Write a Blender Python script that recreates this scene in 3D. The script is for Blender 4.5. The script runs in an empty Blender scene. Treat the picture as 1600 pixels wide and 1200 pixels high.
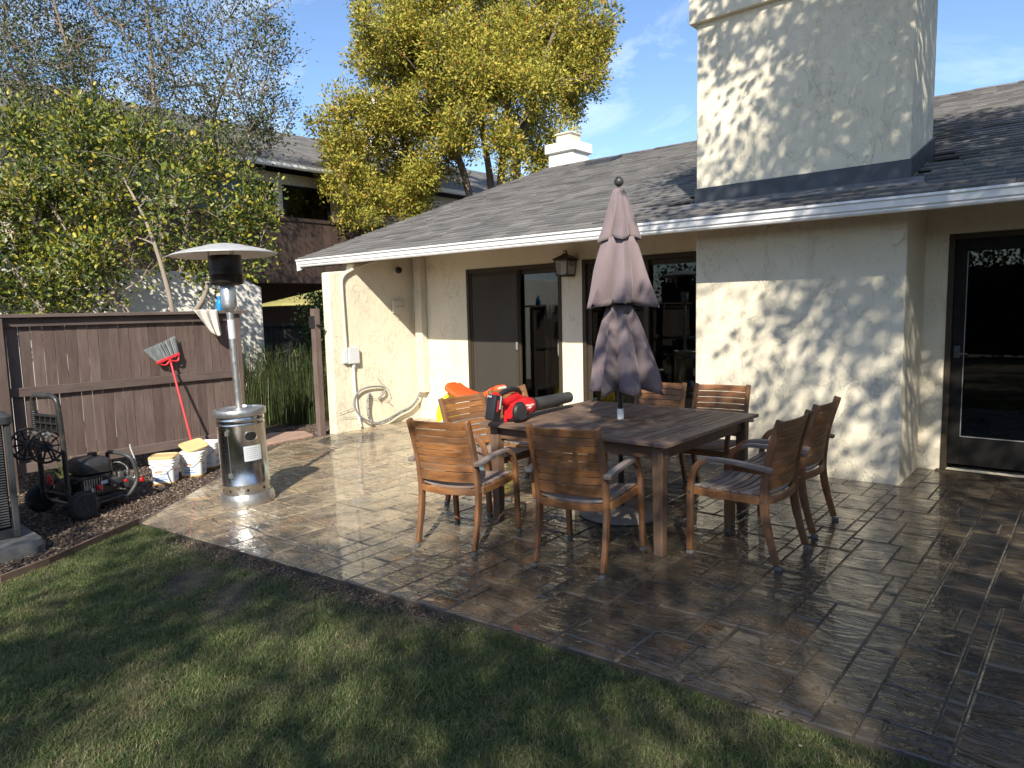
import bpy, bmesh, math, random
import numpy as np
from mathutils import Vector, Matrix, noise as mnoise

random.seed(7)
rng = np.random.default_rng(7)
scene = bpy.context.scene
COL = scene.collection
PI = math.pi

# ------------------------------------------------------------------ camera, sky, sun, exposure
cam_d = bpy.data.cameras.new('camera')
cam = bpy.data.objects.new('camera', cam_d)
COL.objects.link(cam)
cam_d.sensor_width = 36.0
cam_d.lens = 36.0 * 1080 / 1600
cam_d.clip_start = 0.05
cam_d.clip_end = 3000
_right = Vector((0.757727, 0.652140, -0.023732))
_down = Vector((0.051800, -0.096359, -0.993998))
_fwd = Vector((-0.650513, 0.751950, -0.106795))
_m = Matrix((_right, -_down, -_fwd)).transposed().to_4x4()
_m.translation = (0, 0, 1.58)
cam.matrix_world = _m
scene.camera = cam

SUNV = Vector((0.80, -1.14, 1.0)).normalized()          # towards the sun
SUN_EL = math.asin(SUNV.z)
SUN_AZ = math.atan2(SUNV.x, SUNV.y)
world = bpy.data.worlds.new('World')
scene.world = world
world.use_nodes = True
wn = world.node_tree
wn.nodes.clear()
w_out = wn.nodes.new('ShaderNodeOutputWorld')
w_bg = wn.nodes.new('ShaderNodeBackground')
w_sky = wn.nodes.new('ShaderNodeTexSky')
w_sky.sky_type = 'NISHITA'
w_sky.sun_disc = False
w_sky.sun_elevation = SUN_EL
w_sky.sun_rotation = SUN_AZ
w_sky.air_density = 0.85
w_sky.dust_density = 0.5
w_sky.ozone_density = 3.6
# thin cirrus over the whole sky
w_tc = wn.nodes.new('ShaderNodeTexCoord')
w_map = wn.nodes.new('ShaderNodeMapping')
w_map.inputs['Scale'].default_value = (1.6, 4.2, 7.0)
w_map.inputs['Rotation'].default_value = (0.2, 0.35, 0.5)
w_no = wn.nodes.new('ShaderNodeTexNoise')
w_no.inputs['Scale'].default_value = 1.3
w_no.inputs['Detail'].default_value = 9
w_no.inputs['Roughness'].default_value = 0.6
w_no.inputs['Distortion'].default_value = 0.7
w_rp = wn.nodes.new('ShaderNodeMapRange')
w_rp.inputs['From Min'].default_value = 0.47
w_rp.inputs['From Max'].default_value = 0.85
w_rp.inputs['To Max'].default_value = 0.75
w_mix = wn.nodes.new('ShaderNodeMixRGB')
w_mix.inputs['Color2'].default_value = (6.6, 7.2, 8.2, 1)
wn.links.new(w_tc.outputs['Generated'], w_map.inputs['Vector'])
wn.links.new(w_map.outputs['Vector'], w_no.inputs['Vector'])
wn.links.new(w_no.outputs['Fac'], w_rp.inputs['Value'])
wn.links.new(w_rp.outputs['Result'], w_mix.inputs['Fac'])
wn.links.new(w_sky.outputs['Color'], w_mix.inputs['Color1'])
wn.links.new(w_mix.outputs['Color'], w_bg.inputs['Color'])
w_bg.inputs['Strength'].default_value = 0.14
wn.links.new(w_bg.outputs['Background'], w_out.inputs['Surface'])

sun_d = bpy.data.lights.new('sun', 'SUN')
sun_d.energy = 4.9
sun_d.angle = math.radians(0.53)
sun_d.color = (1.0, 0.93, 0.80)
sun = bpy.data.objects.new('sun', sun_d)
COL.objects.link(sun)
sun.rotation_euler = SUNV.to_track_quat('Z', 'Y').to_euler()
sun.location = (10, -14, 14)

scene.view_settings.view_transform = 'Standard'
scene.view_settings.look = 'None'
scene.view_settings.gamma = 1.0
scene.view_settings.exposure = 0.72
scene.view_settings.use_curve_mapping = False
scene.render.engine = 'CYCLES'
scene.cycles.use_denoising = True
scene.cycles.max_bounces = 8
scene.cycles.transparent_max_bounces = 12
scene.cycles.sample_clamp_indirect = 6.0

# ------------------------------------------------------------------ helpers
GA, GB = 0.0165, 0.008


def gz(x, y):
    x = min(max(x, -24.0), 10.0)
    y = min(max(y, -16.0), 26.0)
    return GA * (x + 1.25) + GB * (y - 6.95)


def tag(o, label=None, cat=None, group=None, kind=None):
    if label: o['label'] = label
    if cat: o['category'] = cat
    if group: o['group'] = group
    if kind: o['kind'] = kind
    return o


def thing(name, label, cat, loc=(0, 0, 0), rotz=0.0, group=None):
    o = bpy.data.objects.new(name, None)
    o.empty_display_size = 0.1
    COL.objects.link(o)
    o.location = loc
    o.rotation_euler = (0, 0, rotz)
    return tag(o, label, cat, group)


def copy_tree(o, parent=None):
    c = o.copy()
    COL.objects.link(c)
    c.parent = parent
    for ch in o.children:
        copy_tree(ch, c)
    return c


class MB:
    def __init__(s):
        s.v = []
        s.f = []

    def add(s, vs, fs):
        n = len(s.v)
        s.v += [tuple(p) for p in vs]
        s.f += [tuple(i + n for i in f) for f in fs]
        return s

    def box(s, c, d, rot=None):
        hx, hy, hz = d[0] / 2, d[1] / 2, d[2] / 2
        vs = [Vector((x, y, z)) for z in (-hz, hz) for y in (-hy, hy) for x in (-hx, hx)]
        if rot is not None:
            vs = [rot @ p for p in vs]
        c = Vector(c)
        return s.add([p + c for p in vs], [(0, 2, 3, 1), (4, 5, 7, 6), (0, 1, 5, 4), (2, 6, 7, 3), (0, 4, 6, 2), (1, 3, 7, 5)])

    def bx(s, x0, x1, y0, y1, z0, z1):
        return s.box(((x0 + x1) / 2, (y0 + y1) / 2, (z0 + z1) / 2), (abs(x1 - x0), abs(y1 - y0), abs(z1 - z0)))

    def loft(s, rings, cap=True, closed=True):
        n = len(rings[0])
        vs = [p for r in rings for p in r]
        fs = []
        for i in range(len(rings) - 1):
            for j in range(n if closed else n - 1):
                k = (j + 1) % n
                fs.append((i * n + j, i * n + k, (i + 1) * n + k, (i + 1) * n + j))
        if cap and closed:
            fs.append(tuple(range(n - 1, -1, -1)))
            fs.append(tuple((len(rings) - 1) * n + j for j in range(n)))
        return s.add(vs, fs)

    def tube(s, pts, r, n=8, cap=True):
        pts = [Vector(p) for p in pts]
        m = len(pts)
        rr = r if isinstance(r, (list, tuple)) else [r] * m
        t0 = (pts[1] - pts[0]).normalized()
        a = Vector((0, 0, 1)) if abs(t0.z) < 0.9 else Vector((1, 0, 0))
        u = t0.cross(a).normalized()
        rings = []
        for i, p in enumerate(pts):
            t = (pts[min(i + 1, m - 1)] - pts[max(i - 1, 0)])
            if t.length < 1e-9:
                t = t0
            t = t.normalized()
            u = (u - t * u.dot(t))
            u = u.normalized() if u.length > 1e-6 else t.orthogonal().normalized()
            w = t.cross(u)
            rings.append([p + (u * math.cos(2 * PI * k / n) + w * math.sin(2 * PI * k / n)) * rr[i] for k in range(n)])
        return s.loft(rings, cap)

    def sweep(s, pts, wv, w, t):
        pts = [Vector(p) for p in pts]
        wv = Vector(wv).normalized()
        m = len(pts)
        rings = []
        for i, p in enumerate(pts):
            ww = w[i] if isinstance(w, (list, tuple)) else w
            tt = t[i] if isinstance(t, (list, tuple)) else t
            d = (pts[min(i + 1, m - 1)] - pts[max(i - 1, 0)]).normalized()
            nn = d.cross(wv).normalized()
            rings.append([p + wv * ww / 2 + nn * tt / 2, p - wv * ww / 2 + nn * tt / 2, p - wv * ww / 2 - nn * tt / 2, p + wv * ww / 2 - nn * tt / 2])
        return s.loft(rings)

    def lathe(s, prof, n=32, c=(0, 0, 0), axis='z'):
        rings = []
        for r, z in prof:
            ring = []
            for k in range(n):
                a = 2 * PI * k / n
                x, y = max(r, 1e-4) * math.cos(a), max(r, 1e-4) * math.sin(a)
                p = (x, y, z) if axis == 'z' else ((z, x, y) if axis == 'x' else (y, z, x))
                ring.append((p[0] + c[0], p[1] + c[1], p[2] + c[2]))
            rings.append(ring)
        return s.loft(rings)

    def prism(s, poly, a, b, axis='x'):
        def P(p, t):
            return (t, p[0], p[1]) if axis == 'x' else ((p[0], t, p[1]) if axis == 'y' else (p[0], p[1], t))
        return s.loft([[P(p, a) for p in poly], [P(p, b) for p in poly]])

    def build(s, name, mat, parent=None, bev=0.0, seg=1, smooth=False, world=False, solid=0.0):
        me = bpy.data.meshes.new(name)
        vs = s.v
        if world and parent is not None:
            r = parent
            while r.parent is not None:
                r = r.parent
            o = r.location
            vs = [(p[0] - o.x, p[1] - o.y, p[2] - o.z) for p in vs]
        me.from_pydata(vs, [], s.f)
        bm = bmesh.new()
        bm.from_mesh(me)
        bmesh.ops.recalc_face_normals(bm, faces=bm.faces)
        if bev > 0:
            ed = [e for e in bm.edges if len(e.link_faces) == 2 and e.calc_face_angle(0) > 0.5]
            bmesh.ops.bevel(bm, geom=ed, offset=bev, segments=seg, affect='EDGES', profile=0.6, clamp_overlap=True)
        if smooth:
            for fc in bm.faces:
                fc.smooth = True
            for e in bm.edges:
                if len(e.link_faces) == 2 and e.calc_face_angle(0) > 0.7:
                    e.smooth = False
        bm.to_mesh(me)
        bm.free()
        o = bpy.data.objects.new(name, me)
        COL.objects.link(o)
        if mat is not None:
            me.materials.append(M[mat] if isinstance(mat, str) else mat)
        o.parent = parent
        if solid:
            md = o.modifiers.new('thickness', 'SOLIDIFY')
            md.thickness = solid
        return o


def np_mesh(name, verts, faces, mat, parent=None, smooth=False):
    """verts (n,3), faces (m,k) arrays"""
    me = bpy.data.meshes.new(name)
    verts = np.asarray(verts, dtype=np.float32)
    faces = np.asarray(faces, dtype=np.int32)
    k = faces.shape[1]
    me.vertices.add(len(verts))
    me.vertices.foreach_set('co', verts.ravel())
    me.loops.add(faces.size)
    me.loops.foreach_set('vertex_index', faces.ravel())
    me.polygons.add(len(faces))
    me.polygons.foreach_set('loop_start', np.arange(0, faces.size, k, dtype=np.int32))
    if smooth:
        me.polygons.foreach_set('use_smooth', np.ones(len(faces), dtype=bool))
    me.update(calc_edges=True)
    o = bpy.data.objects.new(name, me)
    COL.objects.link(o)
    me.materials.append(M[mat])
    o.parent = parent
    return o


def smooth_pts(pts, n=6):
    """Catmull-Rom through pts"""
    P = [Vector(p) for p in pts]
    P = [P[0] * 2 - P[1]] + P + [P[-1] * 2 - P[-2]]
    out = []
    for i in range(1, len(P) - 2):
        for k in range(n):
            t = k / n
            a, b, c, d = P[i - 1], P[i], P[i + 1], P[i + 2]
            out.append(0.5 * ((2 * b) + (c - a) * t + (2 * a - 5 * b + 4 * c - d) * t * t + (3 * b - a - 3 * c + d) * t ** 3))
    out.append(P[-2])
    return out


def rrect(w, h, r, n=4):
    out = []
    for cx, cy, a0 in ((w / 2 - r, h / 2 - r, 0), (-w / 2 + r, h / 2 - r, 90), (-w / 2 + r, -h / 2 + r, 180), (w / 2 - r, -h / 2 + r, 270)):
        for k in range(n + 1):
            a = math.radians(a0 + 90 * k / n)
            out.append((cx + r * math.cos(a), cy + r * math.sin(a)))
    return out


# ------------------------------------------------------------------ materials
M = {}


class NT:
    def __init__(s, name):
        s.m = bpy.data.materials.new(name)
        s.m.use_nodes = True
        s.t = s.m.node_tree
        s.b = s.t.nodes['Principled BSDF']
        s.out = s.t.nodes['Material Output']
        M[name] = s.m

    def n(s, typ, **kw):
        nd = s.t.nodes.new('ShaderNode' + typ)
        for k, v in kw.items():
            if hasattr(nd, k) and k not in nd.inputs:
                setattr(nd, k, v)
            else:
                nd.inputs[k].default_value = v
        return nd

    def l(s, a, b):
        s.t.links.new(a, b)

    def vec(s, coords='Object', scale=(1, 1, 1), rnd=False):
        if coords == 'World':
            src = s.n('NewGeometry').outputs['Position']
        else:
            src = s.n('TexCoord').outputs[coords]
        mp = s.n('Mapping')
        mp.inputs['Scale'].default_value = scale
        s.l(src, mp.inputs['Vector'])
        if rnd:
            oi = s.n('ObjectInfo')
            ge = s.n('NewGeometry')
            ad = s.n('Math', operation='ADD')
            s.l(oi.outputs['Random'], ad.inputs[0])
            s.l(ge.outputs['Random Per Island'], ad.inputs[1])
            mu = s.n('Math', operation='MULTIPLY')
            s.l(ad.outputs[0], mu.inputs[0])
            mu.inputs[1].default_value = 37.0
            va = s.n('VectorMath', operation='ADD')
            s.l(mp.outputs['Vector'], va.inputs[0])
            s.l(mu.outputs[0], va.inputs[1])
            return va.outputs['Vector']
        return mp.outputs['Vector']

    def rnd(s):
        oi = s.n('ObjectInfo')
        ge = s.n('NewGeometry')
        ad = s.n('Math', operation='ADD')
        s.l(oi.outputs['Random'], ad.inputs[0])
        s.l(ge.outputs['Random Per Island'], ad.inputs[1])
        fr = s.n('Math', operation='FRACT')
        s.l(ad.outputs[0], fr.inputs[0])
        return fr.outputs[0]

    def noise(s, v, scale=5, detail=4, rough=0.55, dist=0.0):
        nd = s.n('TexNoise')
        nd.inputs['Scale'].default_value = scale
        nd.inputs['Detail'].default_value = detail
        nd.inputs['Roughness'].default_value = rough
        nd.inputs['Distortion'].default_value = dist
        s.l(v, nd.inputs['Vector'])
        return nd.outputs['Fac']

    def ramp(s, fac, stops, interp='LINEAR'):
        nd = s.n('ValToRGB')
        cr = nd.color_ramp
        cr.interpolation = interp
        while len(cr.elements) < len(stops):
            cr.elements.new(0.5)
        for e, (p, c) in zip(cr.elements, stops):
            e.position = p
            e.color = (*c, 1) if len(c) == 3 else c
        s.l(fac, nd.inputs['Fac'])
        return nd.outputs['Color']

    def mr(s, fac, a, b, c=0.0, d=1.0, smooth=False):
        nd = s.n('MapRange')
        if smooth:
            nd.interpolation_type = 'SMOOTHSTEP'
        nd.inputs['From Min'].default_value = a
        nd.inputs['From Max'].default_value = b
        nd.inputs['To Min'].default_value = c
        nd.inputs['To Max'].default_value = d
        s.l(fac, nd.inputs['Value'])
        return nd.outputs['Result']

    def mix(s, fac, a, b, mode='MIX'):
        nd = s.n('MixRGB', blend_type=mode)
        for sock, val in ((nd.inputs['Fac'], fac), (nd.inputs['Color1'], a), (nd.inputs['Color2'], b)):
            if hasattr(val, 'is_output'):
                s.l(val, sock)
            elif isinstance(val, (int, float)):
                sock.default_value = val if sock.type == 'VALUE' else (val, val, val, 1)
            else:
                sock.default_value = (*val, 1)
        return nd.outputs['Color']

    def math(s, op, a, b=0.0):
        nd = s.n('Math', operation=op)
        for i, val in enumerate((a, b)):
            if hasattr(val, 'is_output'):
                s.l(val, nd.inputs[i])
            else:
                nd.inputs[i].default_value = val
        return nd.outputs[0]

    def bump(s, h, strength=0.4, dist=0.01, prev=None):
        nd = s.n('Bump')
        nd.inputs['Strength'].default_value = strength
        nd.inputs['Distance'].default_value = dist
        s.l(h, nd.inputs['Height'])
        if prev is not None:
            s.l(prev, nd.inputs['Normal'])
        return nd.outputs['Normal']

    def set(s, **kw):
        for k, v in kw.items():
            k = k.replace('_', ' ')
            sock = s.b.inputs[k]
            if hasattr(v, 'is_output'):
                s.l(v, sock)
            elif isinstance(v, (tuple, list)) and len(v) == 3 and sock.type == 'RGBA':
                sock.default_value = (*v, 1)
            else:
                sock.default_value = v
        return s


def plain(name, col, rough=0.5, metal=0.0, var=0.18, vs=9.0, bump=0.0, bs=60.0, spec=0.5, coords='Object', stretch=(1, 1, 1), coat=0.0, dirt=None):
    t = NT(name)
    v = t.vec(coords, stretch)
    f = t.noise(v, vs, 5, 0.6)
    c = t.ramp(f, [(0.25, tuple(x * (1 - var) for x in col)), (0.75, tuple(min(1, x * (1 + var)) for x in col))])
    if dirt:
        d = t.mr(t.noise(v, vs * 0.6, 6, 0.7, 0.4), 0.52, 0.72, 0, dirt[1], True)
        c = t.mix(d, c, dirt[0])
    t.set(Base_Color=c, Metallic=metal, Specular_IOR_Level=spec)
    r = t.mr(t.noise(v, vs * 2.3, 3), 0.3, 0.7, rough * 0.8, min(1, rough * 1.2))
    t.set(Roughness=r)
    if coat:
        t.set(Coat_Weight=coat, Coat_Roughness=0.1)
    if bump:
        t.set(Normal=t.bump(t.noise(v, bs, 4, 0.6), bump, 0.004))
    return t


# stucco with skip-trowel ridges
t = NT('stucco')
v = t.vec('World')
va = t.vec('World', (1, 1, 0.55))
big = t.noise(v, 0.9, 3, 0.6)
col = t.ramp(big, [(0.3, (0.71, 0.64, 0.488)), (0.7, (0.76, 0.695, 0.548))])
n1 = t.noise(va, 6.5, 6, 0.64, 1.4)
pl = t.mr(n1, 0.535, 0.56, 0, 1, True)
n2 = t.noise(v, 55, 4, 0.65)
crk = t.math('ABSOLUTE', t.math('SUBTRACT', t.noise(va, 4.2, 6, 0.65, 1.8), 0.5))
line = t.mr(crk, 0.0, 0.012, 1.0, 0.0)
msk = t.mr(t.noise(v, 2.3, 2), 0.5, 0.6, 0, 1, True)
line = t.math('MULTIPLY', line, msk)
col = t.mix(t.math('MULTIPLY', line, 0.20), col, (0.32, 0.27, 0.20))
# splash dirt near the ground
sep = t.n('SeparateXYZ')
t.l(t.n('NewGeometry').outputs['Position'], sep.inputs[0])
low = t.mr(sep.outputs['Z'], 0.0, 0.32, 1, 0)
spk = t.mr(t.noise(v, 48, 2, 0.7), 0.60, 0.66, 0, 1)
lowm = t.math('MULTIPLY', low, t.mr(t.noise(v, 2.0, 4), 0.42, 0.6, 0, 1))
col = t.mix(t.math('MULTIPLY', t.math('MULTIPLY', spk, lowm), 0.85), col, (0.10, 0.085, 0.07))
streak = t.math('MULTIPLY', t.mr(t.noise(t.vec('World', (1, 1, 0.05)), 7, 4, 0.6), 0.55, 0.72, 0, 1, True), t.mr(t.noise(v, 0.8, 3), 0.42, 0.6, 0, 1, True))
col = t.mix(t.math('MULTIPLY', streak, 0.16), col, (0.36, 0.31, 0.24))
h = t.math('ADD', t.math('MULTIPLY', pl, 0.55), t.math('MULTIPLY', n2, 0.25))
h = t.math('SUBTRACT', h, t.math('MULTIPLY', line, 0.9))
t.set(Base_Color=col, Roughness=0.92, Specular_IOR_Level=0.2, Normal=t.bump(h, 0.55, 0.013))

t = plain('stucco_far', (0.62, 0.55, 0.44), 0.9, var=0.1, vs=1.5, bump=0.4, bs=9, coords='World')
t = plain('stucco_white', (0.78, 0.75, 0.68), 0.9, var=0.08, vs=1.5, bump=0.4, bs=12, coords='World')
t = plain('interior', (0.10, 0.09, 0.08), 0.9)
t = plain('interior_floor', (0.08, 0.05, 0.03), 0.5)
t = plain('curtain', (0.50, 0.45, 0.36), 0.9)
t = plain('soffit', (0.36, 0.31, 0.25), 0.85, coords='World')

# shingles
t = NT('shingle')
r = t.rnd()
c = t.ramp(r, [(0.0, (0.105, 0.101, 0.099)), (0.3, (0.155, 0.149, 0.145)), (0.7, (0.185, 0.176, 0.169)), (0.9, (0.235, 0.222, 0.210)), (1.0, (0.135, 0.126, 0.120))])
g = t.noise(t.vec('World'), 260, 2, 0.8)
c = t.mix(t.mr(g, 0.3, 0.7, 0.0, 0.45), c, (0.09, 0.085, 0.08), 'MIX')
t.set(Base_Color=c, Roughness=0.9, Specular_IOR_Level=0.25, Normal=t.bump(g, 0.5, 0.004))
plain('roof_deck', (0.08, 0.075, 0.075), 0.9, coords='World')
plain('flashing', (0.055, 0.057, 0.065), 0.45, metal=0.3, var=0.2, vs=4, coords='World')
plain('apron_metal', (0.19, 0.19, 0.20), 0.5, metal=0.2, var=0.2, vs=4, coords='World')
plain('gutter_white', (0.74, 0.73, 0.71), 0.4, var=0.06, vs=3, coords='World')
plain('conduit_paint', (0.60, 0.54, 0.43), 0.55, var=0.1, coords='World')
plain('box_grey', (0.60, 0.62, 0.62), 0.45, var=0.06)
plain('bronze', (0.048, 0.036, 0.024), 0.6, var=0.15, spec=0.25)
plain('frame_black', (0.010, 0.009, 0.008), 0.7, var=0.1, spec=0.2)
plain('bead', (0.22, 0.215, 0.205), 0.4)
plain('black_iron', (0.012, 0.012, 0.012), 0.5)

# panes
t = NT('glass')
fr = t.n('Fresnel')
fr.inputs['IOR'].default_value = 1.5
tr = t.n('BsdfTransparent')
tr.inputs['Color'].default_value = (0.42, 0.43, 0.42, 1)
gl = t.n('BsdfGlossy')
gl.inputs['Roughness'].default_value = 0.0
gl.inputs['Color'].default_value = (0.95, 0.97, 0.96, 1)
wav = t.noise(t.vec('World'), 1.4, 2)
t.l(t.bump(wav, 0.05, 0.02), gl.inputs['Normal'])
mx = t.n('MixShader')
t.l(t.mr(fr.outputs[0], 0.0, 1.0, 0.0, 0.9), mx.inputs[0])
t.l(tr.outputs[0], mx.inputs[1])
t.l(gl.outputs[0], mx.inputs[2])
t.l(mx.outputs[0], t.out.inputs['Surface'])

t = NT('insect_screen')
tr = t.n('BsdfTransparent')
tr.inputs['Color'].default_value = (0.75, 0.75, 0.75, 1)
t.set(Base_Color=(0.115, 0.102, 0.086), Roughness=0.8)
mx = t.n('MixShader')
mx.inputs[0].default_value = 0.34
t.l(tr.outputs[0], mx.inputs[1])
t.l(t.b.outputs[0], mx.inputs[2])
t.l(mx.outputs[0], t.out.inputs['Surface'])

t = NT('lantern_glass')
t.set(Base_Color=(0.45, 0.43, 0.38), Roughness=0.25, Alpha=0.45)


def wood(name, c0, c1, grey, amount, stretch, rough=0.55, rnd=True):
    t = NT(name)
    v = t.vec('Object', stretch, rnd)
    g = t.noise(v, 34, 5, 0.65, 0.3)
    c = t.ramp(g, [(0.3, c0), (0.7, c1)])
    b = t.noise(t.vec('Object', tuple(x * 0.5 + 0.25 for x in stretch), rnd), 7, 4, 0.65)
    c = t.mix(t.mr(b, 0.40, 0.68, 0, amount, True), c, grey)
    rv = t.mr(t.rnd(), 0, 1, 0.8, 1.15)
    c = t.mix(1.0, c, rv, 'MULTIPLY')
    t.set(Base_Color=c, Roughness=rough, Specular_IOR_Level=0.35, Normal=t.bump(g, 0.25, 0.002))
    return t


wood('teak_x', (0.155, 0.062, 0.022), (0.36, 0.160, 0.056), (0.15, 0.095, 0.062), 0.65, (0.12, 1, 1))
wood('teak_z', (0.135, 0.058, 0.023), (0.30, 0.135, 0.055), (0.15, 0.10, 0.07), 0.7, (1, 1, 0.12))
wood('table_wood_z', (0.10, 0.060, 0.038), (0.20, 0.118, 0.072), (0.15, 0.11, 0.085), 0.6, (1, 1, 0.12))
wood('table_wood_x', (0.11, 0.060, 0.034), (0.22, 0.122, 0.070), (0.15, 0.11, 0.085), 0.5, (0.12, 1, 1))
wood('teak_grey_x', (0.15, 0.10, 0.075), (0.27, 0.20, 0.16), (0.30, 0.27, 0.25), 0.8, (0.12, 1, 1))
wood('teak_grey_y', (0.15, 0.10, 0.075), (0.27, 0.20, 0.16), (0.30, 0.27, 0.25), 0.8, (1, 0.12, 1))
wood('top_y', (0.10, 0.060, 0.041), (0.21, 0.138, 0.098), (0.24, 0.185, 0.145), 0.6, (1, 0.1, 1))
wood('top_x', (0.10, 0.060, 0.041), (0.21, 0.138, 0.098), (0.24, 0.185, 0.145), 0.6, (0.1, 1, 1))
wood('fence_paint', (0.082, 0.055, 0.046), (0.132, 0.094, 0.080), (0.165, 0.125, 0.11), 0.45, (1, 1, 0.1), 0.75)
wood('fence_paint_y', (0.092, 0.066, 0.056), (0.140, 0.104, 0.091), (0.175, 0.135, 0.12), 0.45, (1, 0.1, 1), 0.75)
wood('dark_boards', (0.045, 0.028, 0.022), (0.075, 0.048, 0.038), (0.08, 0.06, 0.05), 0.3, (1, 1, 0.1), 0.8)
wood('black_boards', (0.02, 0.02, 0.021), (0.04, 0.04, 0.042), (0.05, 0.05, 0.05), 0.3, (1, 1, 0.1), 0.8)
wood('edging_wood', (0.10, 0.065, 0.045), (0.17, 0.11, 0.075), (0.14, 0.11, 0.09), 0.5, (1, 0.1, 1), 0.85)

plain('cap_grey', (0.12, 0.12, 0.123), 0.6)
plain('umbrella_base_iron', (0.24, 0.21, 0.18), 0.5, var=0.3, vs=5)
plain('pole_black', (0.016, 0.014, 0.013), 0.35)
plain('ball_bronze', (0.05, 0.045, 0.045), 0.4)
t = NT('canvas')
v = t.vec('Object')
wv = t.noise(t.vec('Object', (1, 1, 0.3)), 6, 4, 0.6)
c = t.ramp(wv, [(0.3, (0.165, 0.127, 0.134)), (0.7, (0.215, 0.168, 0.176))])
t.set(Base_Color=c, Roughness=0.85, Specular_IOR_Level=0.2, Sheen_Weight=0.2, Normal=t.bump(t.noise(v, 180, 2, 0.8), 0.15, 0.002))

# stainless steel, brushed round the drum
t = NT('steel')
v = t.vec('Object', (1, 1, 60))
br = t.noise(v, 9, 3, 0.6)
sm = t.noise(t.vec('Object', (1, 1, 0.35)), 7, 5, 0.7)
t.set(Base_Color=t.mix(t.mr(sm, 0.5, 0.75, 0, 0.35), (0.56, 0.55, 0.53), (0.40, 0.37, 0.33)), Metallic=1.0,
      Roughness=t.math('ADD', t.mr(br, 0.3, 0.7, 0.15, 0.22), t.mr(sm, 0.4, 0.8, 0, 0.15)), Normal=t.bump(t.noise(t.vec('Object', (1, 1, 0.6)), 4, 1), 0.03, 0.01))
t = M['steel'].node_tree
tg = t.nodes.new('ShaderNodeTangent')
tg.direction_type = 'RADIAL'
tg.axis = 'Z'
t.links.new(tg.outputs[0], t.nodes['Principled BSDF'].inputs['Tangent'])
t.nodes['Principled BSDF'].inputs['Anisotropic'].default_value = 0.6
plain('steel_dull', (0.52, 0.51, 0.49), 0.38, metal=0.9, var=0.12, vs=12, dirt=((0.45, 0.42, 0.38), 0.5))
plain('dome_alu', (0.72, 0.70, 0.66), 0.42, metal=0.55, var=0.08, vs=6, dirt=((0.45, 0.42, 0.36), 0.4))
plain('burnt_steel', (0.035, 0.028, 0.022), 0.38, metal=0.75, var=0.6, vs=7)
plain('sticker', (0.48, 0.51, 0.53), 0.5, var=0.06, vs=20)
plain('sticker_ink', (0.32, 0.34, 0.37), 0.6)
plain('hole_black', (0.004, 0.004, 0.004), 0.9)

plain('red_plastic', (0.58, 0.016, 0.018), 0.38, var=0.08)
plain('red_broom', (0.60, 0.035, 0.045), 0.4, var=0.08)
plain('bristles', (0.22, 0.24, 0.245), 0.8, var=0.35, vs=50, stretch=(1, 1, 0.1))
plain('black_plastic', (0.016, 0.016, 0.017), 0.48, var=0.25)
plain('grey_plastic', (0.045, 0.046, 0.048), 0.5, var=0.2)
plain('dusty_black', (0.026, 0.026, 0.026), 0.42, var=0.3, vs=14, dirt=((0.15, 0.135, 0.12), 0.5))
plain('rubber', (0.024, 0.024, 0.024), 0.8, var=0.3, vs=20, bump=0.3, bs=80, dirt=((0.15, 0.135, 0.115), 0.6))
plain('engine_metal', (0.30, 0.30, 0.30), 0.4, metal=0.8, var=0.2)
plain('white_plastic', (0.78, 0.775, 0.75), 0.4, var=0.04, dirt=((0.45, 0.38, 0.28), 0.35))
plain('white_print', (0.85, 0.85, 0.85), 0.5, var=0.02)
plain('bucket_label', (0.56, 0.60, 0.67), 0.5, var=0.12, vs=14)
plain('orange_print', (0.70, 0.20, 0.03), 0.5)
plain('blue_print', (0.10, 0.20, 0.42), 0.5)
plain('tan_lid', (0.60, 0.44, 0.21), 0.5, var=0.08)
plain('ochre_stain', (0.50, 0.26, 0.05), 0.6, var=0.3, vs=15)
plain('wire', (0.30, 0.30, 0.30), 0.35, metal=0.9)
plain('cloth', (0.52, 0.48, 0.43), 0.95, var=0.12, vs=12, bump=0.5, bs=60)
plain('blue_bottle', (0.02, 0.24, 0.56), 0.25, var=0.1)
plain('yellow_plastic', (0.78, 0.56, 0.02), 0.4, var=0.05)
plain('orange_plastic', (0.78, 0.11, 0.025), 0.4, var=0.05)
plain('sky_plastic', (0.28, 0.52, 0.66), 0.4, var=0.05)
plain('ac_grey', (0.042, 0.044, 0.047), 0.5, var=0.12, spec=0.5)
plain('ac_dark', (0.008, 0.008, 0.009), 0.8)
plain('concrete', (0.13, 0.13, 0.125), 0.85, var=0.25, vs=6, bump=0.4, bs=50)
plain('flagstone', (0.34, 0.22, 0.16), 0.8, var=0.2, vs=4, bump=0.4, bs=20)
plain('cable_grey', (0.22, 0.215, 0.21), 0.6)
plain('cable_white', (0.62, 0.57, 0.47), 0.6)
t = NT('cable_torn')
f = t.noise(t.vec('Object'), 55, 3, 0.7, 0.5)
t.set(Base_Color=t.ramp(f, [(0.47, (0.02, 0.02, 0.02)), (0.52, (0.42, 0.41, 0.39))]), Roughness=0.6)
plain('umbrella_yellow', (0.30, 0.27, 0.09), 0.8)

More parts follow.
